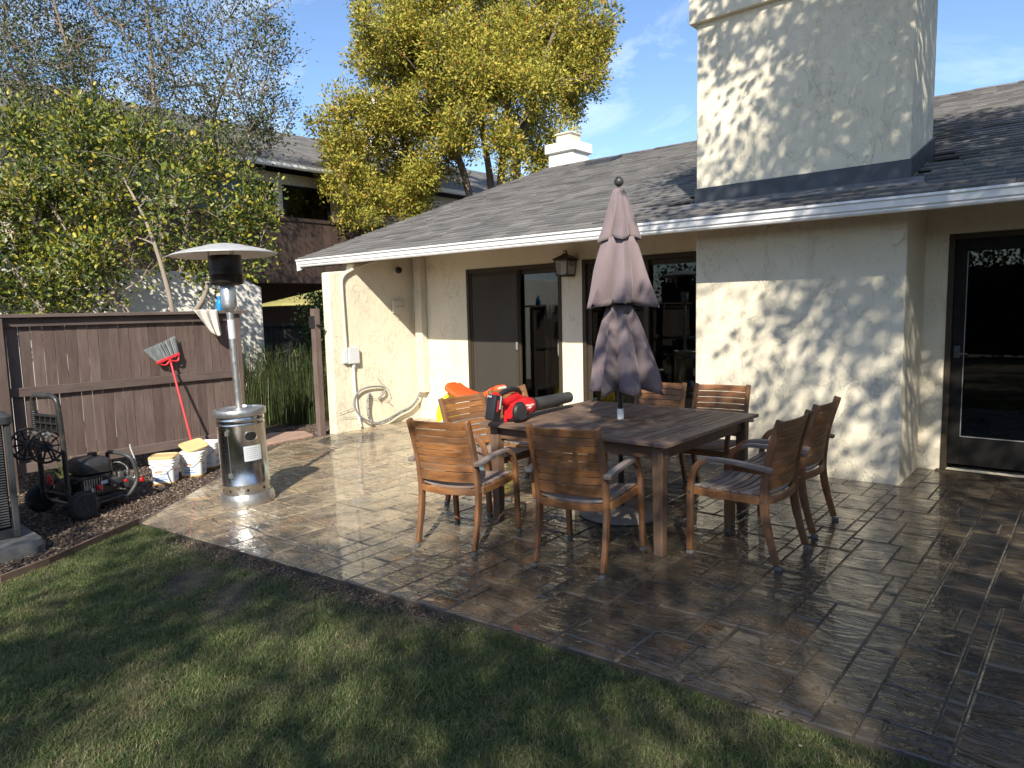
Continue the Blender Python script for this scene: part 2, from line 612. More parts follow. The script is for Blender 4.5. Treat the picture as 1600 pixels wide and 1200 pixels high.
# stamped, wet concrete
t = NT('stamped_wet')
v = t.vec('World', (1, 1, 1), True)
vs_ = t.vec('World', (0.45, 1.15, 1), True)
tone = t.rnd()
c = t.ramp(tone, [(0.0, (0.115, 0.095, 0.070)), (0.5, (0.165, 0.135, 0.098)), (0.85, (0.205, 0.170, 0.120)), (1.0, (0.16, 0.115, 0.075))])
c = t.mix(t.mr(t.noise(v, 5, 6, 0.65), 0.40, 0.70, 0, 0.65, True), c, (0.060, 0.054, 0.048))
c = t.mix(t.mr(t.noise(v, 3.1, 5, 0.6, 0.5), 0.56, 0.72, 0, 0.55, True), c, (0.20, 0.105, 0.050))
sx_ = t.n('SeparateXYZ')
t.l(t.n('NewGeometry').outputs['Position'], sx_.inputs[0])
wet_shade_n = t.math('ADD', t.mr(sx_.outputs['X'], -4.8, -1.8, 0.0, 0.55), t.noise(t.vec('World'), 0.9, 5, 0.6))
wet_shade_m = t.mr(wet_shade_n, 0.45, 0.95, 0, 1, True)
c = t.mix(wet_shade_m, t.mix(1.0, c, (2.05, 1.96, 1.80), 'MULTIPLY'), t.mix(1.0, c, (0.66, 0.63, 0.59), 'MULTIPLY'))  # besides wetness, sunlight on the left and shade on the right are painted in
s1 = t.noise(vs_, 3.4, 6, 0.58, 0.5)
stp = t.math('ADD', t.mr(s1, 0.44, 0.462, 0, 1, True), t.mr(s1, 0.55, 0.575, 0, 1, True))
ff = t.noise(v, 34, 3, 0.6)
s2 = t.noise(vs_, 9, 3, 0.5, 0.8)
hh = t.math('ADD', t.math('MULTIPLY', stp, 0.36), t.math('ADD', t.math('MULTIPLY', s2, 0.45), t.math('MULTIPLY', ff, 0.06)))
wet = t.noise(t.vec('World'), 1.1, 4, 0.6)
ro = t.math('ADD', t.mr(wet, 0.35, 0.65, 0.03, 0.12), t.mr(wet_shade_m, 0, 1, 0.17, 0.03))
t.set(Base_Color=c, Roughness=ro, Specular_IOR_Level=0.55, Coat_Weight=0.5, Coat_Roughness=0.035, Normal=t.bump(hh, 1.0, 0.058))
t = plain('grout', (0.085, 0.073, 0.060), 0.35, var=0.3, vs=9, coords='World')

# ground covers
plain('far_ground', (0.09, 0.075, 0.05), 0.95, var=0.3, vs=0.4, coords='World')
t = NT('lawn_soil')
v = t.vec('World')
c = t.ramp(t.noise(v, 30, 5, 0.7), [(0.3, (0.025, 0.020, 0.014)), (0.7, (0.085, 0.068, 0.045))])
c = t.mix(t.mr(t.noise(v, 3.0, 4), 0.42, 0.6, 0, 0.85), c, t.ramp(t.noise(v, 120, 3, .8), [(.35, (0.06, 0.05, 0.028)), (.65, (0.26, 0.21, 0.13))]))
t.set(Base_Color=c, Roughness=0.95, Normal=t.bump(t.noise(v, 70, 4, 0.7), 0.8, 0.02))
t = NT('mulch_soil')
v = t.vec('World')
c = t.ramp(t.noise(v, 60, 5, 0.75), [(0.3, (0.030, 0.020, 0.014)), (0.7, (0.115, 0.075, 0.052))])
t.set(Base_Color=c, Roughness=0.95, Normal=t.bump(t.noise(v, 60, 5, 0.8), 1.0, 0.03))
t = NT('mulch_chip')
c = t.ramp(t.rnd(), [(0.0, (0.040, 0.027, 0.020)), (0.5, (0.105, 0.072, 0.053)), (0.9, (0.18, 0.130, 0.098)), (1.0, (0.30, 0.25, 0.20))])
t.set(Base_Color=c, Roughness=0.9)

t = NT('grass_blade')
v = t.vec('World')
r = t.rnd()
c = t.ramp(r, [(0.0, (0.055, 0.090, 0.028)), (0.45, (0.095, 0.138, 0.044)), (0.76, (0.15, 0.185, 0.060)), (0.92, (0.24, 0.225, 0.11)), (1.0, (0.38, 0.33, 0.20))])
dead = t.mr(t.math('ADD', t.math('MULTIPLY', t.noise(v, 1.5, 4, 0.6), .6), t.math('MULTIPLY', t.noise(v, 9, 4, 0.6), .4)), 0.49, 0.64, 0, 0.75, True)
c = t.mix(dead, c, t.ramp(r, [(0, (0.12, 0.12, 0.05)), (1, (0.28, 0.24, 0.14))]))
t.set(Base_Color=c, Roughness=0.6, Specular_IOR_Level=0.3)
tl = t.n('BsdfTranslucent')
t.l(c, tl.inputs['Color'])
mx = t.n('MixShader')
mx.inputs[0].default_value = 0.28
t.l(t.b.outputs[0], mx.inputs[1])
t.l(tl.outputs[0], mx.inputs[2])
t.l(mx.outputs[0], t.out.inputs['Surface'])


def leaf(name, stops, rough=0.45, trans=0.3, spec=0.4):
    t = NT(name)
    c = t.ramp(t.rnd(), stops)
    # patches of a whole spray that have turned
    t.set(Base_Color=c, Roughness=rough, Specular_IOR_Level=spec)
    tl = t.n('BsdfTranslucent')
    t.l(c, tl.inputs['Color'])
    mx = t.n('MixShader')
    mx.inputs[0].default_value = trans
    t.l(t.b.outputs[0], mx.inputs[1])
    t.l(tl.outputs[0], mx.inputs[2])
    t.l(mx.outputs[0], t.out.inputs['Surface'])


leaf('leaf_privet', [(0.0, (0.025, 0.045, 0.013)), (0.35, (0.085, 0.125, 0.025)), (0.65, (0.18, 0.21, 0.034)), (0.86, (0.32, 0.315, 0.045)), (0.95, (0.46, 0.39, 0.04)), (1.0, (0.48, 0.31, 0.03))])
leaf('leaf_berry', [(0.0, (0.03, 0.028, 0.035)), (1.0, (0.075, 0.065, 0.075))], 0.7, 0.0)
leaf('leaf_oak', [(0.0, (0.035, 0.055, 0.024)), (0.6, (0.08, 0.10, 0.04)), (0.9, (0.15, 0.165, 0.06)), (1.0, (0.26, 0.20, 0.08))])
leaf('leaf_olive', [(0.0, (0.13, 0.145, 0.024)), (0.45, (0.32, 0.30, 0.046)), (0.86, (0.48, 0.41, 0.075)), (0.96, (0.46, 0.28, 0.05)), (1.0, (0.40, 0.17, 0.03))], 0.6, 0.25, 0.2)
leaf('leaf_reed', [(0.0, (0.016, 0.030, 0.010)), (0.6, (0.040, 0.062, 0.018)), (0.9, (0.10, 0.115, 0.035)), (1.0, (0.20, 0.18, 0.07))])
leaf('leaf_hedge', [(0.0, (0.02, 0.045, 0.012)), (0.7, (0.05, 0.095, 0.02)), (1.0, (0.10, 0.14, 0.03))])
leaf('leaf_agave', [(0.0, (0.16, 0.20, 0.06)), (1.0, (0.42, 0.42, 0.20))])
plain('bark_pale', (0.26, 0.215, 0.17), 0.9, var=0.35, vs=9, bump=0.6, bs=30, stretch=(1, 1, 0.3))
plain('bark_grey', (0.17, 0.13, 0.10), 0.9, var=0.4, vs=6, bump=0.7, bs=18, stretch=(1, 1, 0.25))
plain('bark_dark', (0.07, 0.055, 0.042), 0.9, var=0.4, vs=6, bump=0.6, bs=18)

# ------------------------------------------------------------------ the ground
def sheet(name, poly, dz, mat, step=None):
    """flat polygon laid dz above the gently falling ground"""
    me = bpy.data.meshes.new(name)
    me.from_pydata([(x, y, gz(x, y) + dz) for x, y in poly], [], [tuple(range(len(poly)))])
    me.materials.append(M[mat])
    o = bpy.data.objects.new(name, me)
    COL.objects.link(o)
    return tag(o, kind='structure')


gx = [-900, -200, -24, -9, 0, 10, 200, 900]
gy = [-900, -200, -16, 0, 10, 26, 200, 900]
gv = [(x, y, gz(x, y) - 0.09) for y in gy for x in gx]
gf = [(j * 8 + i, j * 8 + i + 1, (j + 1) * 8 + i + 1, (j + 1) * 8 + i) for j in range(7) for i in range(7)]
tag(np_mesh('ground', gv, gf, 'far_ground'), kind='structure')

FRONT = [(-6.114, 2.209), (-3.181, 2.471), (-1.517, 2.585), (-0.423, 2.645), (3.2, 2.83)]   # patio edge towards the lawn
LEFT = [(-6.114, 2.209), (-6.60, 2.80), (-7.15, 3.40), (-7.75, 4.05), (-8.28, 4.62), (-8.44, 5.60), (-8.40, 5.74)]
PATIO = FRONT + [(3.2, 7.40), (-8.33, 7.40), (-8.33, 5.74)] + LEFT[:0:-1]
BED = [(-5.20, 0.80), (-5.49, 1.11), (-5.62, 1.42), (-6.114, 2.209)]
LAWN = [(-3.6, -9), (8, -9), (8, 3.0)] + FRONT[::-1] + BED[::-1]
sheet('lawn', [(-4.2, -2.5), (-3.6, -9), (8, -9), (8, 3.0)] + FRONT[::-1] + BED[-2::-1], -0.035, 'lawn_soil')
sheet('mulch_bed', [(-12.5, -2.5), (-4.2, -2.5)] + BED + LEFT[1:] + [(-8.42, 5.8), (-8.6, 8.0), (-12.5, 8.0)], -0.028, 'mulch_soil')


def front_y(x):
    for a, b in zip(FRONT, FRONT[1:]):
        if x <= b[0] or b is FRONT[-1]:
            return a[1] + (b[1] - a[1]) * (x - a[0]) / (b[0] - a[0])


def clip(poly, a, b):
    """keep the part of poly to the left of a->b"""
    out = []
    ex, ey = b[0] - a[0], b[1] - a[1]
    side = lambda p: ex * (p[1] - a[1]) - ey * (p[0] - a[0])
    for i in range(len(poly)):
        p, q = poly[i], poly[(i + 1) % len(poly)]
        sp, sq = side(p), side(q)
        if sp >= 0:
            out.append(p)
        if (sp > 0 > sq) or (sp < 0 < sq):
            k = sp / (sp - sq)
            out.append((p[0] + (q[0] - p[0]) * k, p[1] + (q[1] - p[1]) * k))
    return out


def area(p):
    return 0.5 * sum(p[i][0] * p[(i + 1) % len(p)][1] - p[(i + 1) % len(p)][0] * p[i][1] for i in range(len(p)))


# slab under the stamped stones
mb = MB()
n_ = len(PATIO)
mb.add([(x, y, gz(x, y) - 0.0065) for x, y in PATIO] + [(x, y, gz(x, y) - 0.14) for x, y in PATIO],
       [tuple(range(n_))] + [(i, (i + 1) % n_, n_ + (i + 1) % n_, n_ + i) for i in range(n_)])
patio = mb.build('patio', 'grout')
tag(patio, kind='structure')

# ashlar stamp: stones of several sizes on a small grid
CX, CY = 0.076, 0.142
X0, Y0, X1, Y1 = -8.55, 2.10, 3.2, 7.38
nx, ny = int((X1 - X0) / CX) + 1, int((Y1 - Y0) / CY) + 1
used = np.zeros((nx, ny), bool)
rs = random.Random(21)
stones = []
for j in range(ny):
    for i in range(nx):
        if used[i, j]:
            continue
        opts = [(2, 2), (3, 2), (4, 2), (4, 2), (3, 2), (4, 4), (3, 4), (2, 4), (5, 2), (4, 3), (3, 3)]
        rs.shuffle(opts)
        for w, h in opts + [(2, 2), (1, 2), (2, 1), (1, 1)]:
            if i + w <= nx and j + h <= ny and not used[i:i + w, j:j + h].any():
                used[i:i + w, j:j + h] = True
                stones.append((X0 + i * CX, Y0 + j * CY, w * CX, h * CY))
                break
polys = []
for x, y, w, h in stones:
    g = 0.0032
    p = [(x + g, y + g), (x + w - g, y + g), (x + w - g, y + h - g), (x + g, y + h - g)]
    xc = x + w / 2
    for a, b in zip(FRONT, FRONT[1:]):
        if a[0] - 0.4 < xc < b[0] + 0.4:
            p = clip(p, a, b) if len(p) > 2 else p
    if xc < -5.6:
        for a, b in zip(LEFT, LEFT[1:]):
            if len(p) > 2 and b[1] <= 5.65:
                p = clip(p, b, a)
    if len(p) > 2 and y > 5.3 and x < -8.2:
        p = clip(p, (-8.325, 7.4), (-8.325, 5.0))
        p = clip(p, (-8.325, 9), (-8.325, 5)) if len(p) > 2 else p
    # fireplace foot print
    if x + w > -3.2 and x < -1.30 and y + h > 6.58:
        if x < -1.31 < x + w and y > 6.5:
            p = clip(p, (-1.302, 8), (-1.302, 5)) if False else [q if q[0] > -1.302 else (-1.302, q[1]) for q in p]
        elif y < 6.58:
            p = [q if q[1] < 6.575 else (q[0], 6.575) for q in p]
        else:
            continue
    if len(p) > 2 and area(p) > 0.0012:
        polys.append(p)


def stone_geo(p, mb, off=(0, 0, 0)):
    n = len(p)
    cx = sum(q[0] for q in p) / n
    cy = sum(q[1] for q in p) / n
    tx, ty, tz = rs.uniform(-.006, .006), rs.uniform(-.006, .006), rs.uniform(-.0008, .0012)
    size = math.sqrt(abs(area(p)))
    k = 1 - min(0.5, 0.012 / size * 1.6)
    zt = lambda x, y: gz(x, y) + tz + tx * (x - cx) + ty * (y - cy)
    lo = [(q[0] - off[0], q[1] - off[1], gz(*q) - 0.010 - off[2]) for q in p]
    md = [(q[0] - off[0], q[1] - off[1], gz(*q) - 0.0042 - off[2]) for q in p]
    inn = [(cx + (q[0] - cx) * k, cy + (q[1] - cy) * k) for q in p]
    to = [(q[0] - off[0], q[1] - off[1], zt(*q) - off[2]) for q in inn]
    fs = []
    for a in range(2):
        for i in range(n):
            fs.append((a * n + i, a * n + (i + 1) % n, (a + 1) * n + (i + 1) % n, (a + 1) * n + i))
    fs.append(tuple(2 * n + i for i in range(n)))
    mb.add(lo + md + to, fs)


def seen_size(p):
    cx = sum(q[0] for q in p) / len(p)
    cy = sum(q[1] for q in p) / len(p)
    d = Vector((cx, cy, gz(cx, cy) - 1.58))
    dep = d.dot(_fwd)
    if dep < 0.5:
        return 0
    u, w_ = d.dot(_right) / dep, d.dot(_down) / dep
    return abs(area(p)) / dep ** 3 if abs(u) < 0.76 and abs(w_) < 0.58 else 0


polys.sort(key=seen_size, reverse=True)
rest = MB()
for i, p in enumerate(polys):
    if i < 300 and seen_size(p) > 0:
        c0 = (sum(q[0] for q in p) / len(p), sum(q[1] for q in p) / len(p))
        o3 = (c0[0], c0[1], gz(*c0))
        b = MB()
        stone_geo(p, b, o3)
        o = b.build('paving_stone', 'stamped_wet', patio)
        o.location = o3
    else:
        stone_geo(p, rest)
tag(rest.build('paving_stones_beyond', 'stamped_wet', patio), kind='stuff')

# timber edging between lawn and bed
mb = MB()
for a, b in zip(BED[1:], BED[2:]):
    d = Vector((b[0] - a[0], b[1] - a[1], 0))
    ang = math.atan2(d.y, d.x)
    mb.box(((a[0] + b[0]) / 2, (a[1] + b[1]) / 2, gz(*a) - 0.02), (d.length + .01, 0.02, 0.09), Matrix.Rotation(ang, 3, 'Z'))
tag(mb.build('lawn_edging', 'edging_wood'), 'low weathered timber edging strip between the lawn and the bark bed', 'edging')

# ------------------------------------------------------------------ the house
house = thing('house', 'cream stucco single storey house with grey shingle roof, white gutter and chimney', 'house', (-4.5, 7.36, 0))


def wall_panel(mb, x0, x1, z0, z1, y, th, holes):
    xs = sorted({x0, x1, *[h[0] for h in holes], *[h[1] for h in holes]})
    zs = sorted({z0, z1, *[h[2] for h in holes], *[h[3] for h in holes]})
    inh = lambda a, b: any(h[0] <= a < h[1] and h[2] <= b < h[3] for h in holes)
    for i in range(len(xs) - 1):
        for j in range(len(zs) - 1):
            if inh(xs[i], zs[j]):
                continue
            a, b, c, d = xs[i], xs[i + 1], zs[j], zs[j + 1]
            mb.add([(a, y, c), (b, y, c), (b, y, d), (a, y, d)], [(0, 1, 2, 3)])
            mb.add([(a, y + th, c), (b, y + th, c), (b, y + th, d), (a, y + th, d)], [(3, 2, 1, 0)])
    for a, b, c, d in holes:
        mb.add([(a, y, c), (a, y, d), (a, y + th, d), (a, y + th, c)], [(0, 1, 2, 3)])
        mb.add([(b, y, c), (b, y, d), (b, y + th, d), (b, y + th, c)], [(3, 2, 1, 0)])
        mb.add([(a, y, d), (b, y, d), (b, y + th, d), (a, y + th, d)], [(0, 1, 2, 3)])
        mb.add([(a, y, c), (b, y, c), (b, y + th, c), (a, y + th, c)], [(3, 2, 1, 0)])


WY = 7.36
S1 = (-7.21, -5.47, -0.02, 2.18)
S2 = (-5.14, -3.36, -0.02, 2.19)
DR = (-1.13, -0.11, 0.02, 2.16)
mb = MB()
wall_panel(mb, -8.5, 7.0, -0.35, 2.74, WY, 0.18, [S1, S2, DR])
mb.build('wall', 'stucco', house, world=True)


def ze(x):            # eave height; the roof line falls a touch towards the right
    return 2.37 + 0.006 * max(0.0, -1 - x)


EY, RY, SL = 6.02, 12.3, 0.35
zr = lambda x, y: ze(x) + SL * (y - EY)
# left gable wall, back wall and right wall
mb = MB()
mb.prism([(7.54, -0.35), (17.0, -0.35), (17.0, 2.7), (12.3, 4.45), (7.54, 2.78)], -8.5, -8.33, 'x')
mb.build('gable_wall', 'stucco', house, world=True)
mb = MB()
mb.bx(-8.33, 7.0, 17.0, 17.2, -0.35, 2.6).bx(6.85, 7.0, 7.54, 17.0, -0.35, 2.6)
mb.build('back_wall', 'stucco', house, world=True)
# wing wall beside the gate
mb = MB()
mb.prism([(5.75, -0.35), (7.36, -0.35), (7.36, 2.72), (6.20, 2.33), (6.16, 2.20), (5.75, 2.165)], -8.50, -8.33, 'x')
mb.build('wing_wall', 'stucco', house, bev=0.02, seg=2, world=True)
# fireplace breast under the eave
mb = MB()
mb.bx(-3.20, -1.31, 6.585, 7.36, -0.35, 2.50)
mb.build('fireplace_wall', 'stucco', house, bev=0.012, seg=2, world=True)
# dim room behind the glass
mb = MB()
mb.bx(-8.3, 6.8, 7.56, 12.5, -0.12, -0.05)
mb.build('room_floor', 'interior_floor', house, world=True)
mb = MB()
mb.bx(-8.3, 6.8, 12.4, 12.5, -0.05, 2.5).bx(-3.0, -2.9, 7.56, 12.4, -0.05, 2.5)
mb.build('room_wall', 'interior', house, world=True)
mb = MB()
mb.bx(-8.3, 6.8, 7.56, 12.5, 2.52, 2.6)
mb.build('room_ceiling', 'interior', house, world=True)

# roof: deck, shingles, gutter, chimney
mb = MB()
for xa, xb in ((-9.5, -1.0), (-1.0, 7.6)):
    top = lambda x: [(x, EY + 0.05, ze(x) + 0.004), (x, RY, zr(x, RY)), (x, 2 * RY - EY, ze(x))]
    bot = lambda x: [(x, 2 * RY - EY, ze(x) - 0.11), (x, RY, zr(x, RY) - 0.12), (x, EY + 0.14, ze(x) - 0.08), (x, EY + 0.05, ze(x) - 0.02)]
    mb.loft([top(xa) + bot(xa), top(xb) + bot(xb)], cap=True)
roof = mb.build('roof', 'roof_deck', house, world=True)
th = math.atan(SL)
ROWS = 46
STEP = (RY - EY) / ROWS
sh_mesh = {}
shingle_list = []
rsh = random.Random(5)
for r_ in range(ROWS):
    x = -9.52 - rsh.uniform(0, .25)
    y = EY + 0.018 + r_ * STEP
    while x < 7.4:
        w = rsh.choice((0.17, 0.23, 0.29, 0.34))
        if x + w > -9.52:
            shingle_list.append((max(x, -9.53), y, w, rsh.choice((0.014, 0.018, 0.023))))
        x += w


def in_chimney(x, y, w):
    return x + w > -3.19 and x < -1.32 and 6.50 < y < 7.42


shingle_list = [s for s in shingle_list if not in_chimney(s[0], s[1], s[2])]


def sh_score(s):
    x, y = s[0] + s[2] / 2, s[1] + .1
    d = Vector((x, y, zr(x, y) - 1.58))
    dep = d.dot(_fwd)
    u = d.dot(_right) / dep
    return s[2] / dep ** 2 if dep > 1 and abs(u) < 0.73 else 0


shingle_list.sort(key=sh_score, reverse=True)


def sh_geo(w, tk):
    L = STEP / math.cos(th) * 1.25
    g = 0.002
    return ([(g, 0, 0), (w - g, 0, 0), (w - g, L, -0.004), (g, L, -0.004), (g, 0, tk), (w - g, 0, tk), (w - g, L, 0.003), (g, L, 0.003)],
            [(4, 5, 6, 7), (0, 1, 5, 4), (1, 2, 6, 5), (3, 0, 4, 7), (0, 3, 2, 1)])


rot = Matrix.Rotation(th, 3, 'X')
rest = MB()
for i, (x, y, w, tk) in enumerate(shingle_list):
    z = zr(x, y) + 0.001
    if i < 300:
        key = (w, tk)
        if key not in sh_mesh:
            me = bpy.data.meshes.new('shingle')
            gv_, gf_ = sh_geo(w, tk)
            me.from_pydata(gv_, [], gf_)
            me.materials.append(M['shingle'])
            sh_mesh[key] = me
        o = bpy.data.objects.new('shingle', sh_mesh[key])
        COL.objects.link(o)
        o.parent = roof
        o.location = (x + 4.5, y - 7.36, z)
        o.rotation_euler = (th, 0, 0)
    else:
        gv_, gf_ = sh_geo(w, tk)
        rest.add([rot @ Vector(p) + Vector((x, y, z)) for p in gv_], gf_)
tag(rest.build('shingles_beyond', 'shingle', roof, world=True), kind='stuff')
# ridge caps
mb = MB()
x = -9.5
while x < 7.4:
    for sgn in (-1, 1):
        zz = zr(x, RY) + 0.006
        mb.add([(x, RY, zz + .018), (x + .31, RY, zz + .008), (x + .31, RY + sgn * .15, zz - .046), (x, RY + sgn * .15, zz - .036)], [(0, 1, 2, 3)])
    x += .27
mb.build('ridge_cap', 'shingle', roof, world=True, solid=0.006)
mb = MB()
mb.prism([(11.45, 0), (11.85, 0.14), (11.85, 0.20), (11.45, 0.07)], -7.9, -7.3, 'x')
mb.v = [(p[0], p[1], p[2] + zr(-7.6, 11.45) + 0.0) for p in mb.v]
mb.build('roof_vent', 'flashing', roof, world=True)

mb = MB()
prof = [(6.125, 0.0), (6.015, 0.0), (6.012, -0.020), (6.028, -0.026), (6.030, -0.075), (6.045, -0.088), (6.040, -0.098), (6.050, -0.114), (6.125, -0.114), (6.125, -0.104), (6.06, -0.104), (6.04, -0.07), (6.04, -0.01), (6.125, -0.01)]
rings = []
for x in (-9.56, -1.0, 7.6):
    rings.append([(x, p[0], p[1] + ze(x) + 0.002) for p in prof])
mb.loft(rings)
mb.build('gutter', 'gutter_white', house, world=True)
mb = MB()
rings = []
for x in (-9.5, -1.0, 7.6):
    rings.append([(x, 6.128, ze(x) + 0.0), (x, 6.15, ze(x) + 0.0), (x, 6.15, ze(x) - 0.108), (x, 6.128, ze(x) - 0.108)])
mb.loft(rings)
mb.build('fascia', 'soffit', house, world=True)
mb = MB()
mb.prism([(6.02, 0.0), (9.4, 1.183), (12.3, 2.198), (12.3, 2.03), (9.4, 1.01), (6.02, -0.16)], -9.535, -9.505, 'x')
mb.v = [(p[0], p[1], p[2] + ze(-9.5) - 0.01) for p in mb.v]
mb.build('rake_board', 'gutter_white', house, world=True)
# soffit boards between wall and eave
mb = MB()
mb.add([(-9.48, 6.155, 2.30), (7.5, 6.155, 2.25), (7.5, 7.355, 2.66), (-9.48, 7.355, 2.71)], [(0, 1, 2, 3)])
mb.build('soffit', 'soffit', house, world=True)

mb = MB()
mb.bx(-3.20, -1.31, 6.59, 7.47, 2.505, 4.30)
chim = mb.build('chimney', 'stucco', house, bev=0.012, seg=2, world=True)
mb = MB()
mb.bx(-3.262, -1.248, 6.53, 7.53, 4.298, 4.60)
mb.build('chimney_cap', 'stucco', chim, bev=0.015, seg=2, world=True)
mb = MB()
mb.bx(-2.6, -1.9, 6.8, 7.3, 4.60, 4.72)
mb.build('flue', 'flashing', chim, world=True)
mb = MB()
mb.bx(-3.212, -1.298, 6.572, 6.586, 2.555, 2.735)
for xs in ((-1.307, -1.294), (-3.216, -3.203)):
    mb.prism([(6.586, 2.58), (7.49, 2.58 + .35 * .9), (7.49, 3.06), (6.586, 2.745)], xs[0], xs[1], 'x')
mb.build('flashing', 'flashing', chim, bev=0.002, world=True)
mb = MB()
mb.add([(-3.25, 6.575, 2.60), (-1.20, 6.575, 2.585), (-1.16, 6.34, 2.51), (-3.29, 6.34, 2.525)], [(0, 1, 2, 3)])
mb.v = [(x, y, zr(x, y) + 0.016) for x, y, z in mb.v]
mb.build('apron', 'apron_metal', chim, world=True, solid=0.004)

mb = MB().box((-9.55, 13.2, 4.3), (.70, .62, 1.75))
rc = mb.build('rear_chimney', 'stucco_white', house, bev=.02, world=True)
mb = MB().box((-9.55, 13.2, 5.17), (.82, .74, .22))
mb.build('cap', 'stucco_white', rc, bev=.02, world=True)
mb = MB().box((-9.55, 13.2, 5.38), (.40, .36, .22)).box((-9.55, 13.2, 5.505), (.46, .42, .03))
mb.build('flue', 'conduit_paint', rc, world=True)

# downspout
mb = MB()
mb.bx(-8.24, -8.08, 7.235, 7.352, 0.32, 2.42)
mb.bx(-8.245, -8.075, 7.230, 7.354, 0.86, 0.885).bx(-8.245, -8.075, 7.230, 7.354, 1.86, 1.885)
mb.build('downspout', 'conduit_paint', house, bev=0.006, world=True)


def sliding_door(S, name, mid, screen, handle_side):
    x0, x1, z0, z1 = S
    mb = MB()
    f = 0.055
    ya, yb = WY - 0.012, WY + 0.13
    mb.bx(x0 + .002, x0 + f, ya, yb, z0, z1).bx(x1 - f, x1 - .002, ya, yb, z0, z1)
    mb.bx(x0 + f, x1 - f, ya + .001, yb, z1 - f, z1 - .002).bx(x0 + f, x1 - f, ya + .001, yb, z0, z0 + 0.05)
    d = mb.build(name, 'bronze', house, bev=0.003, world=True)
    # fixed leaf (behind) and sliding leaf (front)
    for k, (a, b, yy) in enumerate(((x0 + f, mid + 0.05, WY + 0.03), (mid - 0.04, x1 - f, WY + 0.075))):
        mb = MB()
        s_ = 0.065
        zt, zb = z1 - f, z0 + 0.05
        mb.bx(a, a + s_, yy, yy + .035, zb, zt).bx(b - s_, b, yy, yy + .035, zb, zt)
        mb.bx(a + s_, b - s_, yy + .001, yy + .034, zt - s_, zt).bx(a + s_, b - s_, yy + .001, yy + .034, zb, zb + 0.09)
        mb.build('leaf_frame', 'bronze', d, bev=0.003, world=True)
        mb = MB()
        mb.bx(a + s_, b - s_, yy + .014, yy + .019, zb + 0.09, zt - s_)
        mb.build('pane', 'glass', d, world=True)
        if screen and k == 0:
            mb = MB()
            mb.bx(a + s_ * .6, b - s_ * .6, yy - .012, yy - .0105, zb + 0.04, zt - s_ * .6)
            mb.build('insect_screen', 'insect_screen', d, world=True)
            mb = MB()
            mb.bx(a + .004, a + .03, yy - .02, yy - .003, zb, zt).bx(b - .045, b - .02, yy - .02, yy - .003, zb, zt)
            mb.build('screen_frame', 'bronze', d, world=True)
    hx = x1 - f - 0.03
    mb = MB()
    mb.tube(smooth_pts([(hx, WY + .07, 1.18), (hx, WY + .03, 1.16), (hx, WY + .025, 1.06), (hx, WY + .03, .96), (hx, WY + .07, .94)]), 0.009)
    mb.build('handle', 'bead', d, smooth=True, world=True)
    mb = MB()
    mb.bx(mid - .01, mid + .02, WY - .004, WY + .012, 1.02, 1.13)
    mb.build('latch', 'bead', d, bev=0.003, world=True)
    return d


sliding_door(S1, 'sliding_door', -6.27, True, 1)
sliding_door(S2, 'sliding_door', -4.25, False, 1)
# glazed back door on the right
x0, x1, z0, z1 = DR
mb = MB()
mb.bx(x0 + .002, x0 + .05, WY - .01, WY + .14, z0, z1).bx(x1 - .05, x1 - .002, WY - .01, WY + .14, z0, z1).bx(x0 + .05, x1 - .05, WY - .009, WY + .14, z1 - .05, z1 - .002)
door = mb.build('back_door', 'bronze', house, bev=0.003, world=True)
mb = MB()
a, b = x0 + .05, x1 - .05
ya, yb = WY + .02, WY + .065
mb.bx(a, a + .10, ya, yb, .07, z1 - .05).bx(b - .10, b, ya, yb, .07, z1 - .05).bx(a + .10, b - .10, ya + .001, yb, z1 - .16, z1 - .05).bx(a + .10, b - .10, ya + .001, yb, .07, .335)
mb.build('leaf_frame', 'frame_black', door, bev=0.003, world=True)
mb = MB()
mb.bx(a + .10, b - .10, ya + .02, ya + .026, .335, z1 - .16)
mb.build('pane', 'glass', door, world=True)
mb = MB()
for q in ((a + .094, a + .10, .33, z1 - .155), (b - .10, b - .094, .33, z1 - .155)):
    mb.bx(q[0], q[1], ya - .005, ya + .004, q[2], q[3])
mb.bx(a + .10, b - .10, ya - .005, ya + .004, .329, .336)
mb.build('bead', 'bead', door, world=True)
mb = MB()
mb.bx(a + .02, a + .07, ya - .012, ya, 1.05, 1.16)
mb.tube([(a + .045, ya - .01, 1.09), (a + .045, ya - .05, 1.09), (a + .13, ya - .05, 1.09)], .009)
mb.build('handle', 'grey_plastic', door, bev=0.002, world=True)
mb = MB()
mb.bx(x0 - .03, x1 + .03, WY - .07, WY + .10, -0.03, .017)
mb.build('sill', 'bronze', door, bev=0.004, world=True)


def curtain(x0, x1, y, z0, z1, label):
    n = 60
    vs, fs = [], []
    for i in range(n + 1):
        x = x0 + (x1 - x0) * i / n
        yy = y + 0.035 * math.sin(i * 1.25) + 0.012 * math.sin(i * 2.9)
        vs += [(x, yy, z0), (x, yy, z1)]
    for i in range(n):
        fs.append((2 * i, 2 * i + 2, 2 * i + 3, 2 * i + 1))
    mb = MB().add(vs, fs)
    return tag(mb.build('curtain', 'curtain', solid=0.002, smooth=True), label, 'curtain', 'curtains behind the sliding doors')


curtain(-6.05, -5.72, 7.75, 0.0, 2.15, 'beige curtain hanging behind the sliding door beside the wall lantern')
curtain(-5.05, -4.35, 7.78, 0.0, 2.15, 'beige curtain behind the sliding door that the parasol half hides')

